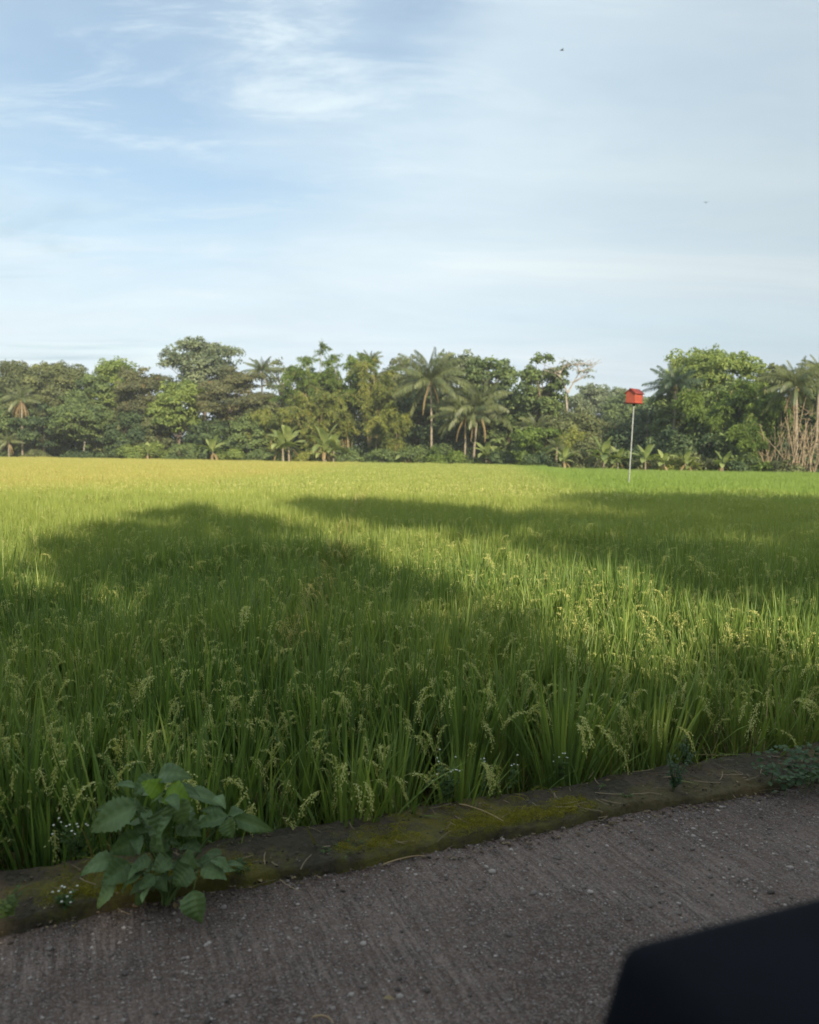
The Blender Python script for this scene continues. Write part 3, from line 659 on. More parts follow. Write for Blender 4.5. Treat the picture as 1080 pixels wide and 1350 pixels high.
# px, top, width px, colour, extra depth, kwargs, label
TREES = [
 (-6, 482, 70, 'mid', 3, dict(z0=.12), 'green tree cut by the left edge of the photo'),
 (36, 471, 82, 'olive', 5, dict(z0=.2, leaf=.3), 'tall olive-green tree behind the drooping brown palm at far left'),
 (88, 474, 58, 'olive', 7, dict(z0=.2, pr=.2), 'narrow olive tree second from the left on the skyline'),
 (126, 486, 60, 'mid', 4, dict(z0=.2), 'mid-green tree between the narrow olive tree and the yellow-topped tree'),
 (160, 469, 62, 'bright', 6, dict(z0=.35, leaf=.32, dens=.8), 'tree with a pale yellow-green top left of the brownish tree'),
 (192, 477, 64, 'brown', 2, dict(z0=.22, leaf=.28, dens=.85), 'brownish loose-leaved tree with an orange tinge left of the skyline dip'),
 (270, 443, 98, 'grey', 16, dict(z0=.42, leaf=.40, puffs=58, pr=.105, dens=.75), 'tallest tree on the left, grey-green open crown above all its neighbours'),
 (303, 486, 84, 'brown', 3, dict(z0=.3, shape='layer', leaf=.26, puffs=60, dens=.9), 'dark brownish tree with flat layered branches below the tallest tree'),
 (236, 500, 62, 'bright', 0, dict(z0=.28, leaf=.36), 'bright yellow-green leafy tree in front of the layered tree'),
 (112, 528, 66, 'mid', -3, dict(z0=.35, leaf=.3, bark=1), 'small round mid-green tree with a short pale trunk at left'),
 (58, 532, 60, 'dark', -2, dict(z0=.2, shape='layer', puffs=40), 'low dark green tree with drooping sprays beside the brown palm'),
 (8, 535, 50, 'mid', -2, dict(z0=.15), 'low green tree at the bottom left of the tree line'),
 (170, 545, 60, 'dark', -1, dict(z0=.15), 'low dark tree above the bright yellow-green bush'),
 (150, 520, 60, 'olive', 1, dict(z0=.1), 'dull olive tree in the middle of the left wood'),
 (208, 535, 56, 'olive', 0, dict(z0=.1), 'olive tree under the brownish tree beside the bright one'),
 (372, 470, 42, 'grey', 9, dict(z0=.5, dens=.35, leaf=.3, puffs=26, pr=.14), 'thin see-through tree with feathery twigs right of the small palm'),
 (350, 520, 70, 'olive', 4, dict(z0=.1), 'olive tree below the small skyline palm'),
 (330, 548, 58, 'mid', -1, dict(z0=.15), 'low green tree left of the two big banana plants'),
 (275, 545, 56, 'dark', -1, dict(z0=.1), 'low dark tree under the layered tree'),
 (420, 490, 60, 'olive', 8, dict(z0=.2), 'olive tree filling behind the arching bamboo'),
 (522, 470, 60, 'olive', 9, dict(z0=.2), 'dark olive tree left of the tallest palm'),
 (548, 500, 60, 'dark', 6, dict(z0=.05), 'dark tree in the shade behind the tallest palm'),
 (600, 462, 66, 'grey', 10, dict(z0=.3, leaf=.34), 'grey-green tree rounded against the sky right of the tallest palm'),
 (641, 467, 54, 'mid', 6, dict(z0=.5, shape='layer', puffs=34, leaf=.42, pr=.15), 'tree with tiered tufts sticking out above the twin palms'),
 (640, 520, 80, 'dark', 5, dict(z0=.03), 'dark wide tree behind the twin palms'),
 (590, 545, 60, 'dark', 3, dict(z0=.03), 'low dark tree behind the leaning palm trunks'),
 (708, 465, 62, 'mid', 6, dict(z0=.35, leaf=.34, puffs=52), 'dense upright green tree rising alone left of the bare-branched tree'),
 (690, 505, 66, 'dark', 8, dict(z0=.1), 'dark tree below the dense upright tree'),
 (668, 540, 58, 'mid', 1, dict(z0=.03), 'green tree right of the twin palms near the field edge'),
 (715, 552, 62, 'bamboo_green', 0, dict(z0=.03, leaf=.28), 'soft green tree behind the leaning young palm'),
 (752, 535, 70, 'olive', 4, dict(z0=.05, leaf=.3), 'olive tree below the bare-branched tree'),
 (772, 566, 50, 'olive', 0, dict(z0=.03, leaf=.26), 'low olive tree left of the banana plants by the nest box pole'),
 (790, 503, 70, 'grey', 70, dict(z0=.2, leaf=.45), 'hazy rounded tree far behind the bare-branched tree'),
 (828, 514, 60, 'mid', 60, dict(z0=.2, leaf=.45), 'hazy tree far behind the red nest box'),
 (858, 520, 60, 'grey', 65, dict(z0=.2, leaf=.45), 'hazy tree far behind, right of the red nest box'),
 (750, 512, 50, 'grey', 60, dict(z0=.2, leaf=.45), 'hazy tree seen between the bare branches'),
 (800, 545, 64, 'olive', 10, dict(z0=.05, leaf=.32), 'olive tree left of the nest box pole'),
 (842, 552, 60, 'dark', 14, dict(z0=.05, leaf=.32), 'blue-dark tree right of the nest box pole'),
 (935, 459, 112, 'bright', 8, dict(z0=.35, leaf=.34, puffs=62, pr=.13, dens=.9), 'big tree with the bright green dome at right'),
 (900, 500, 76, 'mid', 4, dict(z0=.2, leaf=.3), 'green tree on the left flank of the big domed tree'),
 (965, 500, 84, 'mid', 3, dict(z0=.2, leaf=.32), 'green tree on the right flank of the big domed tree'),
 (920, 545, 90, 'dark', 0, dict(z0=.03, leaf=.3), 'wide dark low tree under the big domed tree'),
 (968, 560, 50, 'mid', -3, dict(z0=.1, leaf=.36), 'low tree with big pale leaves in front of the dark one at right'),
 (1020, 478, 60, 'olive', 8, dict(z0=.25, leaf=.3), 'olive tree behind the palm at the right edge'),
 (1072, 474, 60, 'olive', 9, dict(z0=.25, leaf=.3), 'olive tree cut by the right edge of the photo'),
 (1048, 540, 70, 'dark', 8, dict(z0=.03, leaf=.3), 'dark tree behind the bare bamboo stalks'),
 (1100, 480, 60, 'mid', 5, dict(z0=.1, leaf=.3), 'green tree beyond the right edge behind the stalks'),
]
for i, (px, top, w, col, ex, kw, lab) in enumerate(TREES):
    loc, Y = spot(px, ex); kw = dict(kw)
    if kw.get('bark') == 1: kw['bark'] = BARK_PALE
    broadleaf('broadleaf_tree', loc, hgt(px, top, Y), w / 1080 * Y * 1.25, G[col], lab, TG, 1000 + i, **kw)
# a rank of taller trees further back closes the wood
DEEP = ['at the far left end', 'behind the narrow olive tree', 'behind the mid-green left tree', 'behind the brownish tree', 'behind the small skyline palm', 'behind the thin feathery tree', 'behind the highest bamboo plumes', 'behind the skyline palm tuft', 'behind the tallest palm', 'behind the twin palms', 'left of the dense upright tree', 'behind the dark shoulder palm', 'behind the pale-stalked bamboo', 'behind the palm by the right edge']
for i, (px, top) in enumerate([(20, 500), (75, 505), (130, 505), (180, 510), (330, 500), (400, 505), (455, 480), (510, 485), (575, 500), (625, 500), (675, 505), (880, 520), (990, 500), (1045, 500)]):
    loc, Y = spot(px, 22 + 6 * (i % 3))
    broadleaf('broadleaf_tree', loc, hgt(px, top, Y), 100 / 1080 * Y, G['dark' if i % 2 else 'olive'],
              'dull green tree deep in the wood ' + DEEP[i], 'trees deep in the wood', 2000 + i, z0=.02, leaf=.5, puffs=44, shape='column')

BG_ = 'bamboo clumps beyond the rice field'
for i, (px, top, w, mat, ex, kw, lab) in enumerate([
    (415, 458, 100, 'bamboo_green', 5, dict(culms=26), 'tall green bamboo with plumes against the sky left of centre'),
    (455, 456, 84, 'bamboo_green', 6, dict(culms=24), 'tall bamboo whose plume tops stand highest left of centre'),
    (420, 505, 110, 'bamboo', 0, dict(culms=26, arch=1.1), 'yellowish bamboo arching over the dark hollow above the big banana plants'),
    (492, 462, 80, 'bamboo', 5, dict(culms=22), 'yellow-green bamboo just right of the plume tops'),
    (515, 520, 66, 'bamboo', -2, dict(culms=18), 'yellowish drooping bamboo left of the tallest palm'),
    (360, 530, 66, 'bamboo', 0, dict(culms=18), 'low yellowish bamboo left of the big banana plants'),
    (748, 560, 60, 'bamboo', -1, dict(culms=16), 'fine-leaved low bamboo right of the leaning young palm'),
    (938, 505, 90, 'bamboo_green', -1, dict(culms=26, bare=.4), 'green bamboo arching in front of the big domed tree'),
    (1003, 500, 72, 'bamboo_green', -2, dict(culms=26, bare=.25), 'green bamboo with pale stalks left of the right-hand palm'),
    (985, 555, 46, 'bamboo_green', -4, dict(culms=16, bare=.1), 'low green bamboo at the field edge beside the pale stalks'),
    ]):
    loc, Y = spot(px, ex)
    bamboo('bamboo_clump', loc, hgt(px, top, Y), w / 1080 * Y, mat, lab, BG_, 3000 + i, **kw)
# leaning bare bamboo stalks on the right
for i, (px, top, w, lab) in enumerate([(1062, 530, 60, 'brown bare bamboo stalks leaning in a tangle at the right edge'),
                                       (1014, 548, 26, 'few pale bare bamboo stalks standing left of the tangled brown ones')]):
    loc, Y = spot(px, -4); g = np.random.default_rng(50 + i); t = empty('bamboo_stalks', loc, lab, 'bamboo stalks', 'bare bamboo stalks'); w_ = MB(); W = w / 1080 * Y; H = hgt(px, top, Y)
    for k in range(38 if i == 0 else 12):
        b = np.array([g.uniform(-.5, .5) * W, g.uniform(-.8, .8), -.1]); h = H * g.uniform(.6, 1.1); dx = g.normal(.05, .30) * h
        p = bez(b, b + np.array([dx * .35, 0, h * .55]), b + np.array([dx, g.normal(0, .3), h]), 6); tube(w_, p, np.linspace(.05, .025, 6) * g.uniform(.6, 1.3), 5, g.random())
    for k in range(60 if i == 0 else 10):
        b = np.array([g.uniform(-.5, .5) * W, g.uniform(-.8, .8), g.uniform(.3, .9) * H]); d = g.normal(0, .9, 3) * np.array([1, .4, .6])
        tube(w_, [b, b + d * .5 + np.array([0, 0, .1]), b + d], np.linspace(.022, .008, 3), 4, g.random(), cap=False)
    w_.obj('stalks', CULM_DRY, t, True)

PG = 'palms beyond the rice field'
def palm_at(px, cy, ex, flpx, lab, seed, basepx=None, **kw):
    loc, Y = spot(basepx if basepx else px, ex); H = hgt(px, cy, Y)
    palm('coconut_palm', loc, H, flpx / 1080 * Y * 1.18, lab, PG, seed, lean=((px - (basepx or px)) / 1080 * Y, 0), **kw)
palm_at(566, 503, -3, 50, 'tallest coconut palm in the middle, its crown high above the wood', 11, basepx=568, nf=28, dead=2)
palm_at(612, 549, -4, 38, 'left one of the twin palms, straight thin trunk', 12, basepx=612, nf=20, dead=2, tr=.12)
palm_at(629, 540, -3, 46, 'right one of the twin palms, orange-tinged drooping fronds and slanting trunk', 13, basepx=623, nf=24, dead=3)
palm_at(30, 527, -4, 27, 'palm with drooping straw-coloured fronds at far left', 14, nf=14, dead=11, nuts=False, spread=1.1)
palm_at(345, 490, 6, 22, 'small palm poking out of the skyline right of the layered tree', 15, nf=20, dead=2)
palm_at(487, 478, 9, 16, 'small upright palm tuft on the skyline above the yellow-green bamboo', 16, nf=16, dead=0, spread=.6, nuts=False)
palm_at(886, 508, 1, 34, 'dark palm on the left shoulder of the big domed tree', 17, nf=22, mat='palm_dark', dead=0)
palm_at(1043, 510, -4, 42, 'palm near the right edge with long pale lit fronds', 18, basepx=1048, nf=24, dead=2)
palm_at(1073, 492, 3, 30, 'palm half hidden at the top right end of the wood', 19, nf=20, dead=0)
palm_at(706, 566, -3, 27, 'young palm with a slanting pale trunk right of the twin palms', 20, basepx=688, nf=12, dead=0, nuts=False, spread=.75, tr=.10)
palm_at(851, 556, 8, 24, 'dark blue-green palm behind and right of the nest box pole', 21, nf=20, mat='palm_dark', dead=0, nuts=False)
palm_at(12, 582, -6, 20, 'low brownish palm at the left end of the field edge', 22, nf=14, dead=3, nuts=False, tr=.10)
palm_at(733, 590, -4, 18, 'tiny palm at the field edge left of the banana plants', 24, nf=12, dead=1, nuts=False, tr=.08)

for i, (px, top, st, lab) in enumerate([
    (381, 560, 2, 'big banana plant, left one of the pair below the arching bamboo'),
    (429, 562, 3, 'big banana plant, right one of the pair, with dead brown leaves at its foot'),
    (280, 576, 1, 'banana plant in front of the layered tree'),
    (534, 586, 1, 'single small banana plant left of the tallest palm'),
    (640, 580, 1, 'banana plant just right of the twin palm trunks'),
    (652, 589, 1, 'low bright banana plant right of the twin palms'),
    (193, 583, 1, 'banana plant with a yellow stem rising out of the bright bush'),
    (742, 588, 1, 'banana plant beside the tiny palm'),
    (795, 576, 2, 'bright banana plant left of the nest box pole'),
    (814, 588, 1, 'small banana plant touching the nest box pole from the left'),
    (850, 585, 1, 'banana plant just right of the nest box pole'),
    (903, 590, 2, 'spreading banana plant midway between the pole and the right bamboo'),
    (953, 594, 1, 'lone small banana plant before the dark tree at right'),
    (873, 594, 1, 'low banana plant in the dry hedge right of the pole')]):
    loc, Y = spot(px, -6); banana(loc, hgt(px, top, Y) * .98, lab, 400 + i, st)
BUSH = [(195, 581, 66, 'bright', 'bright yellow-green bush in front of the left wood'), (250, 584, 60, 'mid', 'green bush under the bright yellow-green tree'),
 (105, 592, 50, 'dark', 'dark bush under the small round tree'), (150, 588, 44, 'dark', 'dark bush left of the bright yellow-green bush'), (45, 590, 40, 'olive', 'brown-green bush beside the palm trunk at left'),
 (312, 588, 50, 'bright', 'light green bush left of the big banana pair'), (345, 585, 44, 'mid', 'green bush touching the left big banana plant'), (404, 590, 34, 'bamboo', 'yellowish bush between the two big banana plants'),
 (470, 590, 50, 'mid', 'green bush right of the big banana pair'), (505, 588, 50, 'mid', 'green bush left of the single small banana plant'), (560, 575, 56, 'mid', 'rounded green bush under the tallest palm'),
 (585, 586, 44, 'bamboo_green', 'yellow-green rounded bush left of the twin palm trunks'), (625, 597, 50, 'mid', 'low green bush at the feet of the twin palms'), (672, 590, 44, 'dark', 'dark bush left of the slanting young palm'),
 (712, 592, 44, 'dark', 'dark bush right of the slanting young palm'), (760, 592, 50, 'olive', 'olive bush left of the bright banana plant'), (826, 592, 50, 'mid', 'green bush behind the foot of the nest box pole'),
 (862, 588, 50, 'olive', 'olive bush right of the nest box pole'), (888, 596, 44, 'bamboo', 'dry yellowish bush left of the spreading banana plant'), (925, 594, 40, 'olive', 'olive bush right of the spreading banana plant'),
 (975, 590, 40, 'dark', 'dark bush right of the lone small banana plant'), (1003, 600, 34, 'bamboo_green', 'small green bush at the foot of the pale stalks'), (1040, 602, 50, 'olive', 'olive bush at the foot of the right-hand palm'), (5, 592, 30, 'mid', 'green bush at the left end of the field edge')]
for i, (px, top, w, mat, lab) in enumerate(BUSH):
    loc, Y = spot(px, -4.5); bush(loc, hgt(px, top, Y), w / 1080 * Y * 1.15, mat, lab, 500 + i)

mb = MB(); g = np.random.default_rng(90)
for px in np.arange(-70, 1150, 9):
    loc, Y = spot(px, g.uniform(1, 5)); h = g.uniform(1.4, 3.6); r_ = h * .55
    puff(mb, g, (loc.x, loc.y, GZ + h * .45), r_ * 1.2, 420, .30, .18, .9, g.normal(0, .12))
    puff(mb, g, (loc.x, loc.y + 6, GZ + h * .9), r_ * 1.7, 380, .40, .26, 1.0, g.normal(0, .12))
setp(mb.obj('undergrowth', G['dark']), 'dark tangled undergrowth along the foot of the wood', 'undergrowth', None, 'stuff')

# bare-branched tree
loc, Y = spot(748, 8); g = np.random.default_rng(77); t = empty('bare_tree', loc, 'nearly leafless tree with pale spreading branches against the sky', 'tree', TG)
w_ = MB(); cr = MB(); k_ = Y / 1080
def B(px, py): return np.array([(px - 748) * k_, 0, hgt(px, py, Y)])
for pts in ([(748, 600), (746, 545), (744, 518)], [(744, 520), (752, 505), (760, 492)], [(744, 518), (738, 505), (733, 492)], [(760, 492), (768, 488), (776, 486)], [(760, 494), (758, 484), (752, 481)],
            [(733, 494), (740, 484), (750, 482)], [(752, 482), (762, 479), (772, 484)], [(744, 482), (738, 486), (732, 492)], [(752, 505), (764, 500), (771, 493)], [(736, 500), (728, 494), (727, 488)]):
    p = np.array([B(*q) for q in pts]); p[:, 1] += g.normal(0, .3, 3); s0 = .22 if pts[0][1] > 590 else .11
    tube(w_, bez(p[0], p[1], p[2], 7), np.linspace(s0, s0 * .35, 7), 6)
    for q in range(0 if s0 > .2 else 7):
        b = p[g.integers(1, 3)]; d = np.array([g.normal(0, 1), g.normal(0, .5), g.uniform(0, 1)]); tube(w_, [b, b + d * .5, b + d], [.03, .02, .01], 4, cap=False)
for px, py in [(738, 484), (748, 481), (758, 481), (768, 483), (774, 489), (732, 491), (742, 489), (764, 490), (727, 488), (770, 497)]:
    puff(cr, g, B(px, py) + g.normal(0, .2, 3), .65, 50, .22, .12, .35, 0)
w_.obj('trunk', BARK_PALE, t, True); cr.obj('crown', G['grey'], t)

# ------------------------------------------------------------------ nest box on its pole
D_ = 33.0
RED = plain_mat('red_paint', (.29, .058, .034), (.40, .088, .050), 5, .55, 0)
RED_D = plain_mat('red_roof', (.15, .024, .020), (.24, .040, .030), 8, .6, .3, 20)
STEEL = plain_mat('galvanised_pipe', (.22, .24, .24), (.36, .38, .37), 4, .45, 0)
DARKH = plain_mat('dark_inside', (.012, .008, .007), (.02, .012, .01), 3, .9)
bt = at_depth(836, 531, D_); bb = at_depth(829.5, 634, D_); dirp = (bt - bb).normalized(); base = bb + dirp * ((GZ - .1 - bb.z) / dirp.z)
root = empty('nest_box', base, 'red wooden nest box with a pitched roof on a tall thin pole in the rice', 'nest box')
q = dirp.to_track_quat('Z', 'Y'); hp = (bt - base).length
def tilt(o):
    o.rotation_mode = 'QUATERNION'; o.rotation_quaternion = q; return o
mb = MB(); tube(mb, [(0, 0, 0), (0, 0, hp * .5), (0, 0, hp - .03)], [.025, .025, .025], 12); tilt(mb.obj('pole', STEEL, root, True))
mb = MB(); tube(mb, [(0, 0, hp - .13), (0, 0, hp - .08), (0, 0, hp)], [.045, .05, .05], 10); tilt(mb.obj('pole_socket', DARKH, root, True))
house = bpy.data.objects.new('walls', None)
ry = R(38)   # gable front turned right towards the viewer
def rotz(o):
    o.rotation_mode = 'QUATERNION'; o.rotation_quaternion = q @ Matrix.Rotation(ry, 3, 'Z').to_quaternion(); o.location = dirp * hp; return o
bw, bd, bh, rh = .44, .50, .36, .17     # width of the gable front (faces -Y), depth, wall height, roof rise
mb = MB()
x0, x1, y0, y1 = -bw / 2, bw / 2, -bd / 2, bd / 2
hx0, hx1, hz0, hz1 = .06, .15, .06, .15
# front wall with a square hole
F = [(x0, 0), (hx0, 0), (hx1, 0), (x1, 0), (x0, hz0), (hx0, hz0), (hx1, hz0), (x1, hz0), (x0, hz1), (hx0, hz1), (hx1, hz1), (x1, hz1), (x0, bh), (hx0, bh), (hx1, bh), (x1, bh)]
mb.add([(a, y0, b) for a, b in F], [(0,1,5,4),(1,2,6,5),(2,3,7,6),(4,5,9,8),(6,7,11,10),(8,9,13,12),(9,10,14,13),(10,11,15,14)])
mb.add([(x0, y0, bh), (x1, y0, bh), (0, y0, bh + rh)], [(0, 1, 2)]); mb.add([(x0, y1, bh), (x1, y1, bh), (0, y1, bh + rh)], [(0, 2, 1)])
mb.add([(x0, y1, 0), (x0, y0, 0), (x0, y0, bh), (x0, y1, bh)], [(0, 1, 2, 3)]); mb.add([(x1, y0, 0), (x1, y1, 0), (x1, y1, bh), (x1, y0, bh)], [(0, 1, 2, 3)])
mb.add([(x1, y1, 0), (x0, y1, 0), (x0, y1, bh), (x1, y1, bh)], [(0, 1, 2, 3)])
for zz_ in (.10, .20): box(mb, (x0 - .008, y0 + .01, zz_), (x0 - .001, y1 - .01, zz_ + .012))
wl = rotz(mb.obj('walls', RED, root))
mb = MB(); box(mb, (x0 + .01, y0 + .012, .01), (x1 - .01, y0 + .03, bh - .01)); rotz(mb.obj('hole_dark_panel', DARKH, root))  # near-black panel behind the hole, painting in the shade of the inside
mb = MB(); box(mb, (x0 - .03, y0 - .04, -.035), (x1 + .03, y1 + .03, -.003)); rotz(mb.obj('floor_board', RED_D, root))
mb = MB(); ov = .05
for s_x in (-1, 1):
    a = np.array([0, 0, bh + rh + .012]); b = np.array([s_x * (bw / 2 + ov), 0, bh + .012 - rh * ov / (bw / 2)]); K = 9
    for lo, hi in ((y0 - .05, y1 + .05),):
        v1 = []; 
        for j in range(K):
            f = j / (K - 1); p = a * (1 - f) + b * f + np.array([0, 0, .006 * (j % 2)])
            v1 += [(p[0], lo, p[2]), (p[0], hi, p[2]), (p[0], lo, p[2] + .018), (p[0], hi, p[2] + .018)]
        fs = []
        for j in range(K - 1):
            i = j * 4; n4 = i + 4; fs += [(i + 2, n4 + 2, n4 + 3, i + 3), (i, i + 1, n4 + 1, n4), (i, n4, n4 + 2, i + 2), (i + 1, i + 3, n4 + 3, n4 + 1)]
        i = (K - 1) * 4; fs.append((i, i + 1, i + 3, i + 2)); mb.add(v1, fs)
rotz(mb.obj('roof', RED_D, root))

# ------------------------------------------------------------------ broad-leaved weed on the kerb
WEED = leaf_mat('leaf_weed', (.070, .125, .038), (.200, .290, .115), transl=.25, rough=.5, spec=.35, scale=9, patch=.6)
WEED_Y = leaf_mat('leaf_weed_young', (.13, .24, .030), (.24, .36, .05), transl=.35, rough=.5, scale=9)
STEMG = plain_mat('green_stem', (.06, .11, .03), (.12, .18, .05), 8, .6)
def big_leaf(mb, g, p0, p1, w, nrm, v, droop=.18, serr=True):
    p0 = np.array(p0[:]); p1 = np.array(p1[:]); ln = np.linalg.norm(p1 - p0); ax = (p1 - p0) / ln
    nr = np.array(nrm) - ax * np.dot(nrm, ax); nr /= np.linalg.norm(nr); sd = np.cross(ax, nr)
    K = 25; J = 9; t = np.linspace(0, 1, K)
    prof = np.interp(t, [0, .06, .2, .4, .62, .85, .95, 1], [.03, .40, .92, 1, .74, .34, .14, .0]) * w / 2
    if serr: prof = prof * (1 + .06 * np.where(np.arange(K) % 2, 1, -1) + g.normal(0, .05, K))
    c = p0 + ax * (ln * t)[:, None] + nr * (droop * ln * (4 * t * (1 - t)) * .5)[:, None]
    s = np.linspace(-1, 1, J); P_ = []
    ph = g.uniform(0, 6)
    for i in range(K):
        for j in range(J):
            fold = abs(s[j]) * prof[i] * .38 - (s[j] ** 2) * prof[i] * .18
            vein = .050 * w * math.sin(t[i] * 40 - abs(s[j]) * 6) * (1 - abs(s[j])) * abs(s[j]) * 3 + .05 * w * math.sin(t[i] * 7 + ph) * s[j]
            P_.append(c[i] + sd * s[j] * prof[i] + nr * (fold + vein) + ax * (abs(s[j]) * prof[i] * -.12))
    f = [(i * J + j, (i + 1) * J + j, (i + 1) * J + j + 1, i * J + j + 1) for i in range(K - 1) for j in range(J - 1)]
    vv = [v + .22 * (abs(abs(j - 3.5) - .5) < .1) + .07 * math.sin(t[i] * 40 - abs(s[j]) * 6) + .25 * noise.noise(Vector((i * .25, j * .5, v * 90))) for i in range(K - 1) for j in range(J - 1)]
    mb.add(P_, f, np.clip(vv, 0, 1))
wb = on_plane(222, 1180, .03); wd_ = wb.y; g = np.random.default_rng(5)
root = empty('weed', wb, 'bushy broad-leaved green weed growing at the kerb on the left', 'weed')
def Z(u, v, dd=0.): return at_depth(100 + u * .2593, 1000 + v * .2593, wd_ + dd) - wb
LV = [(400,90,290,200,90,.05,0),(420,90,600,100,105,.03,0),(445,170,330,120,95,-.02,1),(460,165,585,215,120,-.03,1),(462,180,375,245,105,-.04,0),(300,140,200,135,60,.10,0),
 (310,240,70,375,150,-.02,0),(345,260,100,262,100,.08,0),(500,210,565,335,140,-.06,0),(485,290,455,500,160,-.09,0),(430,255,480,420,120,-.05,0),(560,160,752,245,85,.06,0),(610,165,700,235,70,.10,0),
 (770,295,590,352,85,-.02,0),(750,280,630,268,60,.04,0),(770,300,875,290,90,.04,0),(800,300,1012,372,78,.0,0),(775,305,805,412,110,-.05,0),(860,300,905,372,60,.05,0),(740,310,690,360,60,.04,0),
 (335,395,165,485,115,-.03,0),(210,515,20,600,100,-.04,0),(270,530,128,645,120,-.07,0),(385,515,268,590,100,-.07,0),(340,575,238,685,100,-.09,0),(200,640,112,765,90,-.08,0),(485,505,400,582,105,-.08,0),
 (585,545,500,655,125,-.10,0),(640,560,772,622,100,-.05,0),(690,515,782,582,66,-.02,0),(600,668,645,842,130,-.12,0),(405,598,318,672,60,-.11,0),(370,655,340,742,48,-.12,0),(560,430,640,480,70,-.02,0),
 (520,340,640,400,100,.0,0),(380,330,300,400,100,.02,0),(450,400,380,480,100,-.05,0),(540,500,620,560,100,-.06,0),(300,690,330,750,90,-.03,0),(440,600,470,680,80,-.06,0),
 (500,120,560,60,60,.08,0),(380,260,330,330,90,.0,0),(600,300,560,420,100,.02,0),(420,480,470,560,100,-.02,0)]
lv = MB(); ly = MB(); stm = MB(); base0 = Vector((0, 0, 0))
hubs = [Z(450,175), Z(770,298,.02), Z(300,250,.0), Z(480,300,-.02), Z(340,400), Z(520,520,-.04), Z(250,530,-.03), Z(620,560,-.04), Z(400,95,.04), Z(380,600,-.08)]
for h in hubs:
    b0 = Vector((g.normal(0, .015), g.normal(0, .015), -.02)); mid = (h * .5) + Vector((0, .0, h.z * .12))
    tube(stm, bez(b0, mid, h, 8), np.linspace(.006, .0028, 8), 6)
for (u0, v0, u1, v1, w, dd, yg) in LV:
    a = Z(u0, v0, dd); b = Z(u1, v1, dd - .02 + g.normal(0, .02)); wid = w * .2593 / 1080 * wd_
    h = min(hubs, key=lambda h: (h - a).length)
    tube(stm, bez(h, (h + a) / 2 + Vector((0, 0, .01)), a, 5), np.linspace(.0022, .0014, 5), 5, cap=False)
    big_leaf(ly if yg else lv, g, a, b, wid * 1.12, (g.normal(0, .45), -.55 + g.normal(0, .3), .8), g.random() * .8, g.uniform(.10, .38))
for i in range(48):     # small shadowed inner leaves
    a = Vector((g.normal(0, .085), g.normal(.02, .06), g.uniform(.03, .36))); an = g.uniform(0, 6.28); l = g.uniform(.05, .09)
    big_leaf(lv, g, a, a + Vector((math.cos(an) * l, math.sin(an) * l, -.02)), l * .5, (0, -.3, .9), g.random() * .7)
lv.obj('foliage', WEED, root, True); stm.obj('stem', STEMG, root, True)
setp(ly.obj('young_leaves', WEED_Y, root, True), 'fresh yellow-green leaves at the top')

# small flowering weeds, ground cover, sedge tufts
PETAL = vmat('white_petal', (.62, .60, .50), (.80, .78, .70))
SMALL = leaf_mat('leaf_small_weed', (.055, .105, .030), (.130, .190, .055), transl=.35, scale=9)
SMALLD = leaf_mat('leaf_ground_cover', (.038, .072, .032), (.078, .125, .052), transl=.25, scale=9)
def flower_weed(px, py, hpx, wpx, lab, seed, z=.05, n=7, flowers=True, mat=None, dense=1.0, low=False):
    p = on_plane(px, py, z); g = np.random.default_rng(seed); s = p.y / 1080
    t = empty('flowering_weed' if flowers else 'small_weed', p, lab, 'weed', 'small weeds along the kerb'); st = MB(); lf = MB(); fl = MB(); H = hpx * s; W = wpx * s
    for i in range(n):
        a = g.uniform(0, 6.28); o = np.array([math.cos(a), math.sin(a), 0]) * g.uniform(.1, .5) * W; h = H * g.uniform(.55, 1) * (1 if not low else .6)
        c = bez((0, 0, -.01), o * .4 + np.array([0, 0, h * .6]), o + np.array([0, 0, h]), 8); tube(st, c, np.linspace(.0018, .0009, 8), 5, cap=False)
        m_ = int(13 * dense); f = g.uniform(.08, .8, m_); P_ = np.stack([np.interp(f, np.linspace(0, 1, 8), c[:, j]) for j in range(3)], 1)
        an = g.uniform(0, 6.28, m_); d = np.stack([np.cos(an), np.sin(an), g.normal(.1, .3, m_)], 1); l = g.uniform(.012, .030, m_) * (1.1 - f * .6)
        kites(lf, P_, d, g.normal(0, .2, (m_, 3)) + np.array([0, -.3, 1]), l, l * .62, g.random(m_), 0, .2)
        if flowers:
            fl = MB()
            for k in range(1):
                c0 = c[-1] + g.normal(0, .010, 3) + np.array([0, 0, .006]); tube(st, [c[-2], (c[-2] + c0) / 2, c0], .0008, 4, cap=False)
                fl.add(iv * .0046 * np.array([1, 1, .7]) + c0, ifc, g.random())
            fl.obj('flower', PETAL, t)
    st.obj('stem', STEMG, t); lf.obj('leaves', mat or SMALL, t)
flower_weed(590, 1052, 55, 46, 'tallest white-flowered weed at the back of the kerb in the middle', 1, n=11, dense=1.5)
flower_weed(641, 1043, 42, 20, 'thin white-flowered weed right of the tallest flowered one', 2, n=4)
flower_weed(677, 1037, 36, 20, 'small white-flowered weed third from the left behind the kerb', 3, n=4)
flower_weed(738, 1026, 38, 28, 'many-flowered white weed behind the kerb right of centre', 4, n=9)
flower_weed(8, 1206, 44, 60, 'weed with long pale leaves at the left end of the kerb', 5, n=8, flowers=False)
flower_weed(88, 1200, 34, 50, 'low weed with white specks at the foot of the big weed', 6, z=.02, n=9, dense=1.3)
flower_weed(105, 1128, 54, 70, 'spindly flowering weed behind the left side of the big weed', 7, n=12, dense=1.3)
flower_weed(318, 1150, 30, 40, 'small yellow-green weed right of the big weed', 8, z=.03, n=9, flowers=False, low=True)
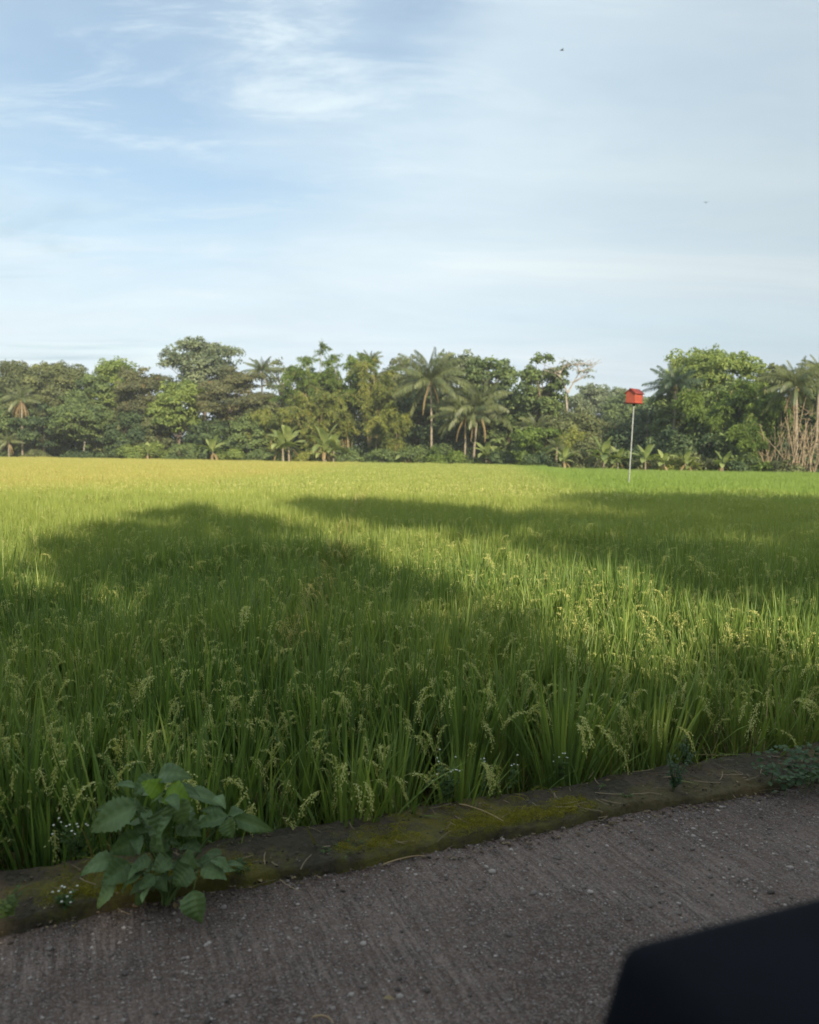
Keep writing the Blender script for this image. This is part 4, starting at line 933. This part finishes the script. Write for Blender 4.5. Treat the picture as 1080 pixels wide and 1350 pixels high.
flower_weed(452, 1128, 26, 90, 'creeping pale green weed on the front edge of the mossy kerb', 9, z=.02, n=14, flowers=False, low=True)
flower_weed(512, 1120, 16, 60, 'tiny creeping weed on the moss further along the kerb', 10, z=.02, n=9, flowers=False, low=True)
flower_weed(792, 1048, 20, 14, 'tiny two-leaved seedling on the front of the kerb', 12, z=.02, n=3, flowers=False)
flower_weed(825, 1056, 16, 20, 'tiny pale seedling on the road side of the kerb', 13, z=.02, n=3, flowers=False)
flower_weed(888, 1040, 62, 60, 'dark thin-stemmed weed standing on the kerb at right', 14, n=9, flowers=False, mat=SMALLD, dense=1.4)
flower_weed(905, 1006, 50, 70, 'dark leafy weed behind the kerb beside the dry straw', 15, n=9, flowers=False, mat=SMALLD, dense=1.1)
# dark creeping plant at the right edge
p = on_plane(1078, 1022, .05); g = np.random.default_rng(31); t = empty('creeping_plant', p, 'dark green creeping plant spilling over the kerb at the right edge', 'plant'); st = MB(); lf = MB()
for i in range(30):
    a = g.uniform(0, 6.28); r = g.random() ** .5; c = U * (r * math.cos(a) * .34 + .06) + V * (r * math.sin(a) * .16); h = g.uniform(.02, .10)
    c = np.array(c[:]); tube(st, bez((0, 0, -.01), c * .5 + np.array([0, 0, .01]), c + np.array([0, 0, -.01]), 5), .0014, 4, cap=False); tube(st, [c + np.array([0, 0, -.04]), c + np.array([.01, 0, h * .5]), c + np.array([.02, 0, h])], .0014, 4, cap=False)
    m_ = 16; kites(lf, c + g.normal(0, .03, (m_, 3)) * np.array([1, 1, .5]) + np.array([0, 0, h]), g.normal(0, 1, (m_, 3)) * np.array([1, 1, .4]), g.normal(0, .3, (m_, 3)) + np.array([0, -.4, 1]), g.uniform(.022, .04, m_), .022, g.random(m_), 0, .15)
st.obj('stem', STEMG, t); lf.obj('leaves', SMALLD, t)

# crumbs of soil, chaff and leaf litter on the kerb and at its foot
mb = MB(); n = 2600
u_ = rng.uniform(-2.2, 4.2, n); v_ = np.where(rng.random(n) < .55, K_FRONT + rng.uniform(.01, .27, n), K_FRONT - np.abs(rng.normal(0, .05, n)))
for a, b in zip(u_, v_):
    zt = .041 if b > K_FRONT + .01 else .010; s_l = min(.0065, rng.gamma(2, .0017) + .0012)
    q = iv * (1 + rng.normal(0, .2, iv.shape)) * s_l * np.array([1.5, .8, .5]); th = rng.uniform(0, 6.28); c_, sn = math.cos(th), math.sin(th)
    q = np.stack([q[:, 0] * c_ - q[:, 1] * sn, q[:, 0] * sn + q[:, 1] * c_, q[:, 2]], 1); mb.add(q + np.array(uv(a, b, zt)[:]), ifc, rng.random() ** 1.6)
n = 190; a = rng.uniform(0, 6.28, n); l = rng.uniform(.02, .11, n); e = np.stack([np.cos(a), np.sin(a), np.zeros(n)], 1)
u_ = rng.uniform(-2.2, 4.2, n); v_ = K_FRONT + rng.uniform(-.03, .30, n); b0 = np.array([uv(p_, q_, .050 if q_ > K_FRONT + .01 else .016)[:] for p_, q_ in zip(u_, v_)])
C = b0[:, None] + e[:, None] * (l[:, None] * np.linspace(0, 1, 4))[..., None] + np.stack([-np.sin(a), np.cos(a), np.zeros(n)], 1)[:, None] * (l * .2)[:, None, None] * (np.linspace(0, 1, 4) ** 2)[None, :, None]
ribbons(mb, C, np.full((n, 4), .0035), np.stack([-np.sin(a), np.cos(a), np.full(n, .2)], 1), rng.uniform(.5, 1, n))
setp(mb.obj('litter', vmat('soil_crumbs', (.030, .020, .012), (.26, .19, .11))), 'brown soil crumbs and chaff littering the kerb and its foot', 'litter', None, 'stuff')
# grass shoots and dry blades along the back of the kerb
mb = MB(); n = 520; g = np.random.default_rng(66); u_ = g.uniform(-2.2, 4.4, n); v_ = K_BACK + g.normal(.02, .03, n); a = g.uniform(0, 6.28, n)
b = np.stack([u_ * U.x + v_ * V.x, u_ * U.y + v_ * V.y, np.full(n, -.03)], 1)
ribbons(mb, hang_curve(n, b, a, g.uniform(.05, .26, n), g.uniform(.02, .16, n), g.uniform(0, .10, n), 6), np.full((n, 6), .0045) * np.array([.8, 1, 1, .8, .5, .05]), np.stack([-np.sin(a), np.cos(a), np.zeros(n)], 1), np.where(g.random(n) < .35, g.uniform(.85, 1, n), g.uniform(0, .7, n)))
setp(mb.obj('grass', RICE), 'short green and dry grass shoots along the back edge of the kerb', 'grass', None, 'stuff')

# moss cushions on the kerb
mb = MB(); MOSS = leaf_mat('moss_green', (.14, .14, .016), (.38, .34, .040), transl=.25, scale=20)
for i in range(760):
    u = rng.uniform(-1.25, 1.9); 
    if noise.noise(Vector((u * 2.3, 3, 0))) < -.12: continue
    v = K_FRONT + .03 + abs(rng.normal(0, .075)); r = rng.uniform(.008, .034); m_ = int(60 + r * 3000)
    d = norm(rng.normal(0, 1, (m_, 3))); d[:, 2] = np.abs(d[:, 2]); c = np.array(uv(u, v, .040)[:])
    kites(mb, c + d * r * np.array([1.3, 1.3, .40]), d + rng.normal(0, .5, (m_, 3)), rng.normal(0, 1, (m_, 3)), .005, .0026, rng.random(m_))
setp(mb.obj('moss', MOSS), 'yellow-green moss cushions along the front of the kerb', 'moss', None, 'stuff')

# dead straw lying among the rice at right, twigs on the kerb and road
STRAW = vmat('dry_straw', (.25, .15, .08), (.46, .34, .18))
p = on_plane(935, 1000, -.2); p = uv(p.dot(U), K_BACK + .16, -.40); t = empty('dry_grass', p, 'dead brown straw tangled at the foot of the rice at right', 'dry grass'); mb = MB(); g = np.random.default_rng(8)
n = 150; a = g.uniform(0, 6.28, n); b = np.stack([g.normal(0, .28, n) * U.x, g.normal(0, .28, n) * U.y + g.normal(0, .05, n), np.zeros(n)], 1)
C = hang_curve(n, b, a, g.uniform(.25, .75, n), g.uniform(.1, .45, n), g.uniform(0, .2, n), 6)
k = g.random(n) < .5; C[k, 4:, 2] -= g.uniform(.05, .2, k.sum())[:, None]
ribbons(mb, C, np.full((n, 6), .007) * np.array([1, 1, 1, .9, .6, .1]), np.stack([-np.sin(a), np.cos(a), np.zeros(n)], 1), g.random(n)); mb.obj('stalks', STRAW, t)
for (pa, pb, z, r, lab) in (((606, 1060), (664, 1083), .065, .0026, 'thin dry twig lying across the kerb in the middle'),
                         ((412, 1341), (440, 1349), .012, .0028, 'short pale twig on the road at the bottom'),
                         ((808, 1041), (868, 1048), .012, .0030, 'dark twig at the foot of the kerb at right'),
                         ((505, 1140), (560, 1128), .012, .0028, 'curved brown twig where kerb meets road')):
    A = on_plane(*pa, z); Bp = on_plane(*pb, z); t = (A + Bp) / 2; mb = MB()
    tube(mb, bez(A - t, Vector((.01, .02, .008)), Bp - t, 7), np.linspace(r, r * .5, 7), 6, .5)
    o = mb.obj('twig', STRAW); o.location = t; setp(o, lab, 'twig', 'twigs on the ground')
FLOC = [(232, 1185), (660, 1036), (428, 1094)]
lm = DEADLEAF
for i, (px, py, lab) in enumerate([(232, 1198, 'brown dead leaf under the big weed'), (345, 1163, 'dead leaf on the road right of the big weed'), (1001, 1322 - 300, 'small dead leaf on the road near the kerb at right'), (845, 1052, 'curled dead leaf by the dark twig'), (505, 1316, 'small flat pale leaf on the road below the middle')]):
    p = on_plane(px, py, .012); mb = MB(); g = np.random.default_rng(60 + i); a = g.uniform(0, 6.28)
    big_leaf(mb, g, (0, 0, 0), (math.cos(a) * .035, math.sin(a) * .035, .004), .016, (0, 0, 1), g.random(), serr=False)
    o = mb.obj('dead_leaf', lm, None, True); o.location = p; setp(o, lab, 'leaf', 'fallen leaves')

# ------------------------------------------------------------------ the car the view is taken from: door and wing mirror
BLK = plain_mat('black_plastic', (.0035, .0042, .0065), (.006, .007, .011), 5, .8, 0, spec=.06)
PAINT = plain_mat('dark_car_paint', (.012, .014, .022), (.016, .018, .028), 2, .3, 0, spec=.5, coat=.6)
GLASSM = plain_mat('mirror_face', (.010, .012, .018), (.014, .016, .022), 2, .25, 0)
mc = on_plane(840, 1243, 1.035); u0 = mc.dot(U); v0 = mc.dot(V)
root = empty('car', uv(u0 - .6, v0 - .14, 0), 'dark car the view is taken from, its black wing mirror at the lower right', 'car')
def bevel_box(name, lo, hi, bev, mat, shear=0., parent=None):
    bm = bmesh.new(); bmesh.ops.create_cube(bm, size=1)
    for v in bm.verts:
        f = [lo[i] + (v.co[i] + .5) * (hi[i] - lo[i]) for i in range(3)]
        f[0] += shear * (hi[2] - f[2]); v.co = uv(*f)- root.location
    bmesh.ops.bevel(bm, geom=bm.edges[:], offset=bev, segments=5, profile=.6, affect='EDGES')
    me = bpy.data.meshes.new(name); bm.to_mesh(me); bm.free(); me.materials.append(mat)
    for p_ in me.polygons: p_.use_smooth = True
    o = bpy.data.objects.new(name, me); sc.collection.objects.link(o); o.parent = parent or root; return o
mh = bevel_box('mirror_housing', (u0 - .02, v0 - .17, .78), (u0 + .30, v0, 1.043), .024, BLK, -.34)
bevel_box('mirror_glass', (u0 - .006, v0 - .11, .83), (u0 + .004, v0 - .02, 1.0), .003, GLASSM, 0., mh)
bevel_box('mirror_arm', (u0 + .05, v0 - .27, .84), (u0 + .13, v0 - .12, .90), .012, BLK)
# door panel below the window
mb = MB(); P = []; prof = [(-.20, .32), (-.145, .38), (-.125, .55), (-.13, .72), (-.14, .84), (-.165, .865), (-.21, .87), (-.26, .80)]
us = np.linspace(u0 - 1.15, u0 + .12, 12)
for u in us:
    for dv, z in prof: P.append(tuple(uv(u, v0 - .10 + dv, z - .0) - root.location))
k = len(prof); mb.add(P, [(i * k + j, (i + 1) * k + j, (i + 1) * k + j + 1, i * k + j + 1) for i in range(len(us) - 1) for j in range(k - 1)])
mb.obj('door', PAINT, root, True)
mb = MB(); P = []
for u in np.linspace(u0 + .125, u0 + 1.25, 10):
    f = (u - u0 - .125) / 1.1
    for dv, z in [(-.20, .32), (-.145, .38), (-.125, .55), (-.13, .72), (-.15 - .03 * f, .84 - .03 * f), (-.30, .88 - .04 * f), (-.8, .93 - .05 * f)]: P.append(tuple(uv(u, v0 - .10 + dv, z) - root.location))
k = 7; mb.add(P, [(i * k + j, (i + 1) * k + j, (i + 1) * k + j + 1, i * k + j + 1) for i in range(9) for j in range(k - 1)])
mb.obj('front_wing', PAINT, root, True)
bevel_box('window_seal', (u0 - 1.15, v0 - .29, .872), (u0 + .11, v0 - .265, .885), .004, BLK)

# ------------------------------------------------------------------ small birds high up
for i, (px, py, D2, lab) in enumerate([(741, 66, 60, 'tiny dark bird high in the sky right of centre'), (931, 267, 70, 'tiny dark bird lower in the sky at right')]):
    p = at_depth(px, py, D2); mb = MB(); tube(mb, [(-.13, 0, 0), (-.06, 0, .01), (.02, 0, .015), (.10, 0, .0), (.15, 0, -.01)], [.012, .035, .04, .028, .006], 8)
    for s in (-1, 1): mb.add([(-.02, s * .03, .02), (.06, s * .03, .02), (.03, s * .16, .06), (-.03, s * .15, .06), (-.06, s * .28, .03)], [(0, 1, 2, 3), ]) ; mb.add([(-.03, s * .15, .06), (.03, s * .16, .06), (-.06, s * .28, .03)], [(0, 1, 2)])
    o = mb.obj('bird', vmat('bird_dark', (.03, .03, .035), (.05, .05, .05)), None, True); o.location = p; o.rotation_euler = (0, 0, .3 + i); setp(o, lab, 'bird')

# ------------------------------------------------------------------ trees across the road, behind the viewer: they shade road and field
SG = 'roadside trees that shade the road'
for i, (x, y, H, W, z0, lab, kw) in enumerate([
    (-16, -9, 8.5, 8, .15, 'roadside tree throwing shade on the field at far left', {}),
    (-9, -9, 8.0, 8, .15, 'roadside tree throwing shade on the left of the field', {}),
    (-2.5, -9, 8.6, 7.5, .15, 'roadside tree whose shade covers the kerb weed', {}),
    (3.2, -9, 12.8, 4.0, .25, 'slim roadside tree throwing the long middle shade', {}),
    (1.8, -10, 8.6, 7, .05, 'low roadside tree shading the road itself', {}),
    (5.9, -9.5, 8.8, 4.4, .05, 'narrow low roadside tree beside the slim one', {}),
    (6.7, -9.6, 5.9, 3.0, .05, 'lowest roadside tree of the row', {}),
    (7.2, -8.6, 13.9, 4.2, .76, 'bare-stemmed roadside tree with a small high crown', {}),
    (10.6, -9, 14.0, 6.2, .2, 'tall roadside tree throwing the shade right of the bright streak', {}),
    (11.0, -10, 9.2, 7.6, .05, 'low roadside tree shading the road at right', {}),
    (13.5, -9, 10.4, 6, .15, 'roadside tree throwing shade at the right of the field', {}),
    (16.5, -8, 16.0, 9, .62, 'highest roadside tree throwing the farthest shade band', {}),
    (20, -9, 8.5, 8, .1, 'roadside tree beyond the highest one', {})]):
    broadleaf('roadside_tree', (x, y, -.05), H, W, G['mid'], lab, SG, 900 + i, z0=z0, leaf=.34, puffs=60, pr=.165, dens=.40, D=3.6, **kw)

# ------------------------------------------------------------------ the damp morning air
mb = MB(); box(mb, (-640, -640, -1.6), (640, 640, 34)); o = mb.obj('haze', []); setp(o, 'thin pale haze in the air over the field', 'haze', None, 'stuff')
m, t = new_mat('haze_air'); pv = N(t, 'ShaderNodeVolumePrincipled'); pv.inputs['Color'].default_value = (.88, .94, 1, 1); pv.inputs['Density'].default_value = HAZE
pv.inputs['Anisotropy'].default_value = 0.1
ov_ = N(t, 'ShaderNodeOutputMaterial'); L(t, pv.outputs[0], ov_.inputs['Volume']); o.data.materials.append(m)
